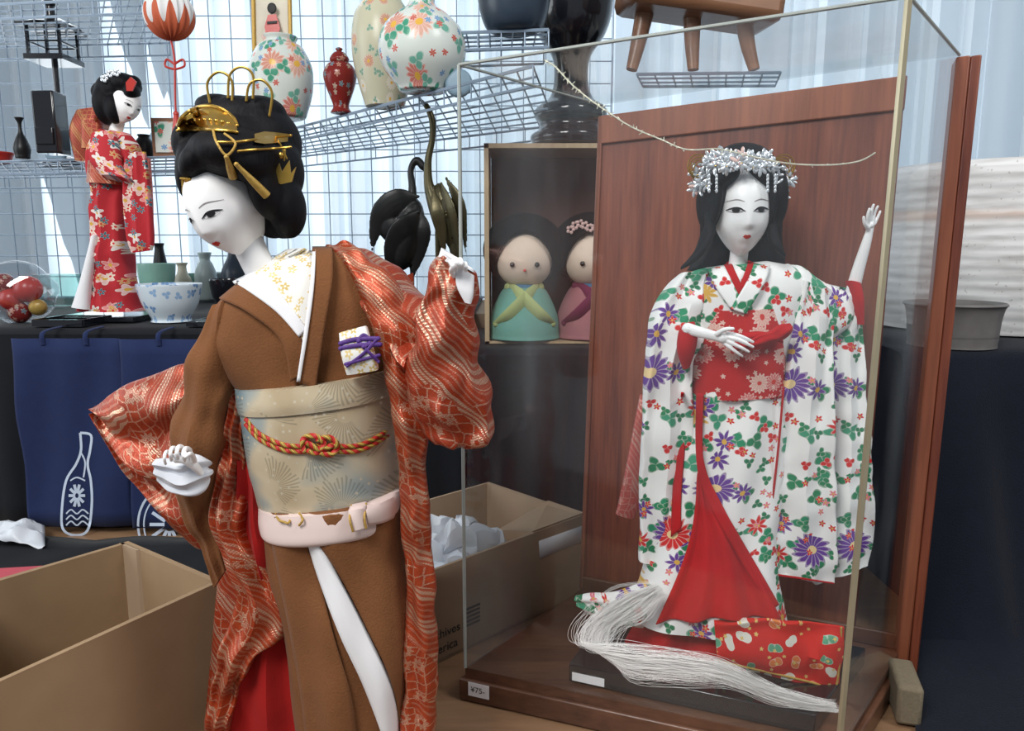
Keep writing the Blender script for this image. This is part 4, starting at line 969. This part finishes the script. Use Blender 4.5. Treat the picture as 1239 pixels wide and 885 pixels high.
# ================================================================ SHELF ITEMS
def vase(name,a,c,z,prof_px,mat_,lab,cat="vase",lid=None,d=None):
    o=PL(a,c,z) if d is None else Vector((W(a,c,d).x,d,z)); k=o.y/F
    t=thing(name,lab,cat,o+Vector((0,0,.002)))
    G().lathe([(r*k,h*k) for r,h in prof_px],o+Vector((0,0,.003))).obj("vase_body" if "vase" in name or "jar" in name else "vessel_body",mat_,t)
    if lid: G().lathe([(r*k,h*k) for r,h in lid],o+Vector((0,0,.003))).obj("lid",mat_,t)
    return t,o,k
t,o,k=vase("painted_vase",512,114,S1,[(0,0),(24,0),(30,6),(46,28),(50,48),(45,68),(30,84),(18,92),(14,100),(18,108),(14,108),(10,98),(0,90)],vaseW,"round white porcelain vase painted with red peonies and green leaves")
G().lathe([(0,104*k),(6*k,104*k),(7*k,110*k),(10*k,118*k),(7*k,128*k),(4*k,136*k),(6*k,142*k),(0,146*k)],o+Vector((.012,-.01,.003)),seg=16).obj("figurine_ornament",redlac,t,label="small gold and red ornament")
vase("painted_vase",466,132,S1,[(0,0),(20,0),(24,6),(34,45),(36,75),(32,100),(22,116),(18,128),(22,140),(18,140),(14,126),(0,120)],vaseC,"tall cream crackle vase with faded blossoms")
vase("lidded_jar",413,139,S1,[(0,0),(12,0),(9,8),(16,28),(19,42),(15,52),(9,56),(0,56)],vaseR,"small dark red floral jar with domed lid on wire shelf","jar",lid=[(10,56),(11,60),(7,66),(3,68),(4,71),(0,73)])
vase("painted_vase",343,146,S1,[(0,0),(22,0),(28,8),(35,34),(35,58),(26,78),(18,84),(20,90),(15,90),(0,84)],vaseW,"white porcelain vase with pale floral painting")
t=thing("wooden_plaque","cream wooden plaque with a small painted figure","plaque",W(331,60,1.5))
pq=[W(a,c,1.5) for a,c in [(308,62),(352,52),(350,-40),(306,-40)]]
g=G().prism(pq,[p+Vector((0,.012,0)) for p in pq]); g.obj("plaque_board",creamc,t)
g=G()
for i in range(4): g.tube([pq[i]+Vector((0,-.002,0)),pq[(i+1)%4]+Vector((0,-.002,0))],.004,seg=6,k=1)
g.obj("plaque_frame",goldth,t)
g=G(); g.plate([(324,18,0),(334,17,0),(339,34,0),(336,42,0),(322,43,0),(320,32,0)],1.488,.002); g.obj("painted_figure",redlac,t)
g=G(); g.ell(W(329,10,1.488),(.009,.002,.010),seg=16); g.plate([(323,26),(335,25),(335,28),(323,29)],1.486,.001); g.obj("painted_detail",ink,t)
# hanging ball
t=thing("hanging_ball_ornament","red and white folded paper ball with long red cord and tassel","ornament",W(210,180,1.3))
o=W(205,18,1.3); k=1.3/F; g=G().ell(o,27*k,seg=96)
gm=NT("red_white_folds"); sx=gm.n('SeparateXYZ',{0:gm.co()}); an=gm.ma('ARCTAN2',sx.outputs[1],sx.outputs[0]); zz=gm.ma('SUBTRACT',sx.outputs[2],27*k)
ww=gm.ma('SINE',gm.ma('MULTIPLY',an,10.0))
th=gm.ma('GREATER_THAN',gm.ma('ADD',ww,gm.ma('MULTIPLY',zz,-60.0)),.1)
ballm=gm.P(col=gm.mix(th,(.7,.7,.7),(.50,.10,.04)),rough=.7)
for p in g.v:
    dlt=p-o; a_=math.atan2(dlt.y,dlt.x); p+=dlt*.035*math.sin(a_*20)
g.obj("paper_ball",ballm,t)
G().tube([W(205,-40,1.3),W(205,-8,1.3)],.0015,seg=6,k=1).obj("hanging_cord",redlac,t)
g=G(); g.tube([W(206,45,1.3),W(211,72,1.3),W(212,120,1.3),W(213,140,1.3)],.0018,seg=8)
for q in([(211,78),(202,72),(200,80),(211,84)],[(211,78),(221,72),(223,80),(212,84)]): g.tube([W(a,c,1.3) for a,c in q],.0018,seg=8)
tassel(g,W(213,138,1.3),W(214,182,1.3),.007); g.obj("cord_and_tassel",redlac,t)
# black lantern ornament
t=thing("black_lantern","small black metal garden lantern ornament on a post","lantern",PL(78,203,S2)+Vector((0,0,.003))); o=WL[t]; k=o.y/F
g=G(); g.tube([o,o+Vector((0,0,118*k))],.006,seg=10,k=1,ends=False); g.lathe([(0,0),(22*k,0),(20*k,6*k),(6*k,12*k)],o)
g.box(o+Vector((0,0,118*k)),(44*k,44*k,6*k))
for sx_ in(-1,1):
    for sy in(-1,1): g.box(o+Vector((sx_*18*k,sy*18*k,135*k)),(3*k,3*k,32*k))
g.box(o+Vector((0,0,152*k)),(52*k,52*k,4*k)); g.lathe([(30*k,154*k),(18*k,160*k),(6*k,166*k),(5*k,176*k),(9*k,180*k),(3*k,186*k),(0,187*k)],o,seg=16,k=1)
for sx_ in(-1,1): g.box(o+Vector((sx_*18*k,0,135*k)),(1.5*k,36*k,2*k)); g.box(o+Vector((0,sx_*18*k,135*k)),(36*k,1.5*k,2*k))
g.obj("lantern_body",lacq,t)
vase("bottle_vase",28,194,S2,[(0,0),(7,0),(8,4),(9,12),(6,22),(2.5,30),(2.2,40),(5,46),(3,46),(0,42)],blackbr,"tiny black bronze bottle vase on wire shelf")
vase("small_dish",0,200,S2,[(0,0),(10,0),(14,8),(16,12),(14,12),(0,3)],redlac,"small red lacquer dish on wire shelf","dish")
vase("small_jar",176,194,S2,[(0,0),(8,0),(11,8),(10,18),(6,24),(7,27),(0,27)],blackbr,"small black round jar on wire shelf","jar")
t=thing("lacquer_box","black lacquer box with small drawer on wire shelf","box",PL(66,189,S2)+Vector((0,0,.003))); o=WL[t]
G().box(o+Vector((0,.0,.055)),(.040,.045,.11)).obj("box_body",lacq,t,bevel=.003); G().box(o+Vector((0,-.024,.03)),(.032,.006,.03)).obj("drawer",lacq,t,bevel=.001)
t=thing("framed_picture","small framed picture of a flower on wire shelf","picture",PL(200,190,S2)); o=WL[t]
G().box(o+Vector((0,.02,.038)),(.06,.008,.07)).obj("frame",stoolw,t); G().box(o+Vector((0,.015,.038)),(.046,.003,.056)).obj("picture_panel",vaseW,t)
def bowl(name,a,c,w,h,m,lab,cat="bowl",foot=.5):
    o=PL(a,c,RZ+.003); k=o.y/F; t=thing(name,lab,cat,o)
    G().lathe([(0,0),(w*foot*k,0),(w*foot*k,h*.1*k),(w*.85*k,h*.5*k),(w*k,h*k),(w*.95*k,h*k),(w*.8*k,h*.5*k),(0,h*.14*k)],o).obj("bowl_body",m,t)
    return t
bowl("blue_white_bowl",208,389,37,43,bluew,"blue and white porcelain bowl on the cloth",foot=.6)
bowl("celadon_bowl",192,368,22,46,celad,"deep green celadon bowl behind the doll")
bowl("celadon_dish",264,362,22,30,celadw,"pale celadon footed dish")
bowl("lacquer_bowl",276,376,20,36,lacq,"small black lacquer bowl")
bowl("celadon_cup",230,363,10,30,celad,"small green celadon cup behind the bowls","cup")
vase("celadon_vase",250,350,RZ+.003,[(0,0),(9,0),(12,10),(13,28),(9,42),(6,48),(8,56),(5,56),(0,50)],celadw,"pale green celadon bottle vase behind the bowls","vase",d=1.90)
vase("celadon_vase",222,350,RZ+.003,[(0,0),(8,0),(11,10),(10,24),(6,32),(5,40),(7,44),(4,44),(0,40)],creamc,"small cream crackle vase behind the bowls","vase",d=1.9)
vase("dark_vase",286,350,RZ+.003,[(0,0),(10,0),(16,14),(16,34),(9,50),(7,58),(9,62),(0,62)],darkpot,"dark blue glazed vase behind the bowls","vase",d=1.88)
vase("dark_vase",196,350,RZ+.003,[(0,0),(8,0),(10,12),(8,40),(5,60),(6,66),(0,66)],blackbr,"slender dark bronze vase behind the bowls","vase",d=1.94)
t=thing("glass_dish","teal glass box-shaped dish on the cloth","dish",PL(74,374,RZ)+Vector((0,0,.003))); o=WL[t]
g=G().prism([o+Vector(p) for p in((-.03,-.02,.004),(.02,-.02,.004),(.02,.03,.004),(-.03,.03,.004))],[o+Vector(p) for p in((-.042,-.03,.075),(.034,-.03,.075),(.034,.042,.075),(-.042,.042,.075))]); g.obj("dish_body",glass("teal_glass",(.68,.86,.82),.10,.5,.12),t)
for a,c,r,m in((14,362,14,redlac),(34,350,16,redlac),(24,378,13,vaseR),(46,372,10,goldth),(5,343,12,vaseR)):
    o=W(a,c,1.36); G().ell(o,r*1.36/F,seg=20).obj("decorated_ball",m,label="small decorated thread ball inside clear bag",cat="ball",group="thread balls in clear bag")
g=G().ell(W(22,354,1.36),(.064,.05,.058),seg=24)
for p in g.v: p+=Vector((noise.noise(p*30),noise.noise(p*30+Vector((3,3,3))),0))*.01
g.obj("clear_bag",plastic,label="clear plastic bag full of thread balls",cat="bag")
def tray(a0,c0,a1,c1,h,lab):
    p=PL(a0,c0,RZ+.003);q=PL(a1,c1,RZ+.003); w=abs(q.x-p.x); y=max(1.27,min(p.y,q.y))
    c=Vector(((p.x+q.x)/2,y+.05,RZ+.003)); t=thing("lacquer_tray",lab,"tray",c); g=G()
    g.box(c+Vector((0,0,.004)),(w,.09,.006))
    for s_ in(-1,1): g.box(c+Vector((s_*w/2,0,h/2)),(.005,.09,h)); g.box(c+Vector((0,s_*.045,h/2)),(w,.005,h))
    g.obj("tray_body",lacq,t)
tray(0,402,86,398,.012,"low black lacquer tray at the cloth edge"); tray(175,408,250,406,.008,"flat black lacquer tray before the bowls")
for a,r,h,lab,m in((372,10,26,"small dark bronze jar behind the doll",blackbr),(402,12,30,"small dark round teapot-like jar",blackbr),(384,8,20,"tan and dark woven jar",stoolw),(444,11,24,"small dark brown glazed jar",darkpot)):
    vase("small_jar",a,316,RZ+.003,[(0,0),(r*.7,0),(r,h*.3),(r*1.05,h*.6),(r*.6,h*.9),(r*.5,h),(0,h)],m,lab,"jar",d=1.75)
vase("cream_vase",425,316,RZ+.003,[(0,0),(9,0),(11,20),(8,44),(5,56),(3,60),(0,60)],creamc,"pale cream conical ceramic vase","vase",d=1.7)
def crane(a,d,mat_,lab,neck,body,beak,blades,fl_=.35):
    t=thing("crane_statue",lab,"statue",(W(a,390,d).x,d,RZ+.003)); k=d/F; g=G()
    g.tw(d,neck,14)
    for q in body: g.ew(*q)
    g.tw(d,beak,10)
    for q in blades: g.tw(d,q,14,flat=fl_)
    foot=Vector((W(a,390,d).x,d,RZ+.004))
    for s_ in(-.012,.012): g.tube([foot+Vector((s_,0,.002)),foot+Vector((s_*1.2,.01,.07)),foot+Vector((s_,0,.16))],[.0035,.004,.006],seg=8)
    g.obj("crane_body",mat_,t,remesh=.0017,smooth=2)
    G().lathe([(0,0),(.03,0),(.028,.008),(.018,.012),(0,.012)],foot-Vector((0,0,.001))).obj("statue_base",mat_,t)
crane(540,1.31,bronze,"green bronze crane statue with curved neck and raised beak",[(516,128,0,3.4),(523,145,0,4),(523,168,0,3.8),(518,195,0,4.4),(519,225,0,6),(528,250,0,10),(540,275,0,14)],[(541,264,1.31,12,42,.025,-14),(550,292,1.31,8,32,.018,-8)],[(518,131,0,3.4),(510,122,0,2),(503,115,0,.7)],
 [[(524,228,-.022,2),(529,255,-.034,8),(535,285,-.028,6),(538,318,-.02,1)],[(534,222,-.022,2),(544,252,-.034,9),(551,285,-.028,6),(556,318,-.02,1)],[(540,216,-.01,2),(555,245,-.018,8),(561,278,-.014,5),(564,308,-.01,1)]],.22)
crane(490,1.40,blackbr,"black bronze crane statue with folded pointed wings",[(512,202,0,4.6),(504,194,0,4.4),(497,206,0,3.8),(499,230,0,5),(496,256,0,9)],[(492,284,1.40,20,44,.03,14),(476,272,1.40,20,26,.022,-30)],[(512,202,0,3),(519,213,0,2),(525,226,0,.7)],
 [[(506,238,-.01,2),(484,242,-.020,14),(464,256,-.020,14),(454,280,-.012,8),(450,305,-.006,1)],[(506,256,-.020,2),(490,276,-.030,15),(476,300,-.024,12),(468,330,-.012,1)],[(504,250,-.01,2),(508,276,-.018,13),(506,304,-.012,10),(500,336,-.006,1)]],.2)

# kokeshi display box (standing on the lower platform)
zt=LZ+.003
x0=W(587,300,1.36).x;x1=W(776,300,1.36).x;h=.348
t=thing("shadow_box","light wood shadow box with dark interior holding dolls","display box",((x0+x1)/2,1.4,zt))
g=G(); g.box((x0+.004,1.40,zt+h/2),(.008,.15,h)); g.box((x1-.004,1.40,zt+h/2),(.008,.15,h)); g.box(((x0+x1)/2,1.40,zt+h-.004),(x1-x0,.15,.008)); g.box(((x0+x1)/2,1.40,zt+.002),(x1-x0,.15,.004)); g.obj("box_frame",lightwood,t)
G().box(((x0+x1)/2,1.472,zt+h/2),(x1-x0-.017,.004,h-.01)).obj("box_back",boxback,t)
def kok(a,body,over,under,lab,fl=False,d=1.37):
    o=Vector((W(a,418,d).x,d,zt+.005)); k=d/F*1.10; t=thing("felt_doll",lab,"doll",o)
    G().lathe([(0,0),(36*k,0),(39*k,6*k),(37*k,24*k),(29*k,44*k),(20*k,56*k),(0,60*k)],o,seg=36).obj("doll_body",body,t)
    g=G()
    for s_ in(-1,1): g.tube([o+Vector((s_*16*k,-.010,56*k)),o+Vector((s_*4*k,-26*k,46*k)),o+Vector((-s_*16*k,-33*k,28*k)),o+Vector((-s_*30*k,-22*k,18*k))],[6*k,10*k,9*k,4*k],seg=10,flat=.4)
    g.obj("kimono_collar",over,t)
    G().ell(o+Vector((0,-.010,58*k)),(16*k,14*k,11*k),seg=20).obj("undercollar",under,t)
    hc=o+Vector((0,-.008,88*k)); G().ell(hc,(34*k,32*k,32*k),seg=36).obj("head",skinf,t)
    # bobbed hair : shell around the head with an arched opening for the face
    g=G(); hcc=hc+Vector((0,.006,8*k)); nu,nv=48,28; rows=[]
    for i in range(nv+1):
        u=i/nv; r=[]
        for j in range(nu+1):
            az=-pi/2+2*pi*j/nu
            front=max(0.0,math.cos((az+pi/2)))
            low=-.42*pi+ (.60*pi)*(front**1.6)
            e=pi/2-(pi/2-low)*u
            r.append(hcc+Vector((43*k*math.cos(e)*math.cos(az),37*k*math.cos(e)*math.sin(az),38*k*math.sin(e))))
        rows.append(r)
    g.sheet(rows); g.obj("hair",felt1,t,solid=.006)
    for s_ in(-1,1): G().ell(hc+Vector((s_*13*k,-30*k,-7*k)),2.8*k,seg=10).obj("eye",eyem,t)
    G().ell(hc+Vector((0,-31*k,-13*k)),1.7*k,seg=8).obj("nose",lipm,t)
    if fl:
        g=G()
        for j in range(7):
            for q in range(5): g.ell(hc+Vector(((-26+j*5+3*math.cos(q*1.256))*k,-.052,(28+4*math.sin(j)+j*1.2+3*math.sin(q*1.256))*k)),.0032,seg=8)
        g.obj("hair_flower",pinkp,t,kind="stuff")
kok(634,greenf,yellf,bluef,"felt doll with black bob and green kimono in shadow box"); kok(714,pinkf,maroonf,bluef,"felt doll with hair flowers and pink kimono in shadow box",True,1.385)
vase("black_vase",690,180,zt+h,[(0,0),(40,0),(46,5),(46,13),(38,19),(36,26),(42,34),(40,44),(26,54),(20,72),(22,100),(38,124),(46,150),(46,185),(30,210),(0,210)],lacq,"tall black lacquered vase on the shadow box","vase",d=1.40)
S4=1.556
wireshelf([PL(550,40,S4),PL(664,36,S4),PL(658,58,S4),PL(555,62,S4)],"short wire shelf under a dark pot",8,4)
vase("dark_pot",622,42,S4,[(0,0),(24,0),(34,8),(40,28),(42,50),(36,70),(26,78),(0,78)],darkpot,"dark blue glazed pot on wire shelf","pot")
wireshelf([PL(770,90,1.497),PL(945,88,1.497),PL(938,104,1.497),PL(778,105,1.497)],"narrow wire shelf behind the case holding a wooden stool",8,3,0)
t=thing("wooden_stool","small rough brown wooden stool with thick splayed peg legs","stool",PL(842,95,1.50)+Vector((0,0,.002))); o=WL[t]
g=G().box(o+Vector((0,.0,.122)),(.25,.11,.07),0,M=Matrix.Rotation(.10,3,'Y')@Matrix.Rotation(.12,3,'Z'))
g.obj("seat",stoolw,t,bevel=.014)
for s_,tilt in ((-.085,-.020),(-.01,.004),(.07,.022)): 
    G().tube([o+Vector((s_+tilt,-.005,.010)),o+Vector((s_+tilt*.5,0,.05)),o+Vector((s_,0,.10))],[.009,.012,.015],seg=12,flat=.85,ends=False).obj("leg",stoolw,t)
# right pottery
o=Vector((W(1204,300,1.27).x,1.27,RZ+.005)); t=thing("stoneware_vessel","wide off-white rustic stoneware vessel with incised rings","pottery",o)
G().lathe([(0,0),(.165,0),(.183,.012),(.19,.06),(.192,.14),(.191,.20),(.194,.246),(.188,.250),(.182,.244),(.18,.03),(0,.02)],o,seg=72,k=3).obj("vessel_body",rust,t)
o=Vector((W(1150,420,1.015).x,1.015,RZ+.005)); k=o.y/F; t=thing("stoneware_bowl","grey straight-sided stoneware bowl on the navy cloth","bowl",o)
G().lathe([(0,0),(44*k,0),(48*k,3*k),(50*k,30*k),(53*k,46*k),(56*k,50*k),(52*k,51*k),(48*k,30*k),(45*k,6*k),(0,5*k)],o,seg=48,k=3).obj("bowl_body",potb,t)

# ---------------------------------------------------------------- light
w=bpy.data.worlds.new("world"); sc.world=w; w.use_nodes=True
w.node_tree.nodes['Background'].inputs[0].default_value=(.82,.91,1,1); w.node_tree.nodes['Background'].inputs[1].default_value=.32
def area(name,loc,tgt,size,pw,col=(1,1,1),sy=None):
    l=bpy.data.lights.new(name,'AREA'); l.size=size; l.energy=pw; l.color=col
    if sy: l.shape='RECTANGLE'; l.size_y=sy
    o=bpy.data.objects.new(name,l); sc.collection.objects.link(o); o.location=loc
    o.rotation_euler=(Vector(tgt)-Vector(loc)).to_track_quat('-Z','Y').to_euler()
area("window_daylight",(0,3.05,1.8),(.3,2.4,1.7),5,52,(.88,.95,1),1.8)
area("ceiling_light",(-.7,-.5,2.4),(.1,.8,1),.7,34,(1,.98,.95))
area("side_daylight",(-2.2,.6,1.7),(0,.8,1.0),1.2,17,(.9,.96,1))
area("ceiling_light",(1.0,.1,2.4),(.25,.8,1),.5,13,(1,.98,.96))
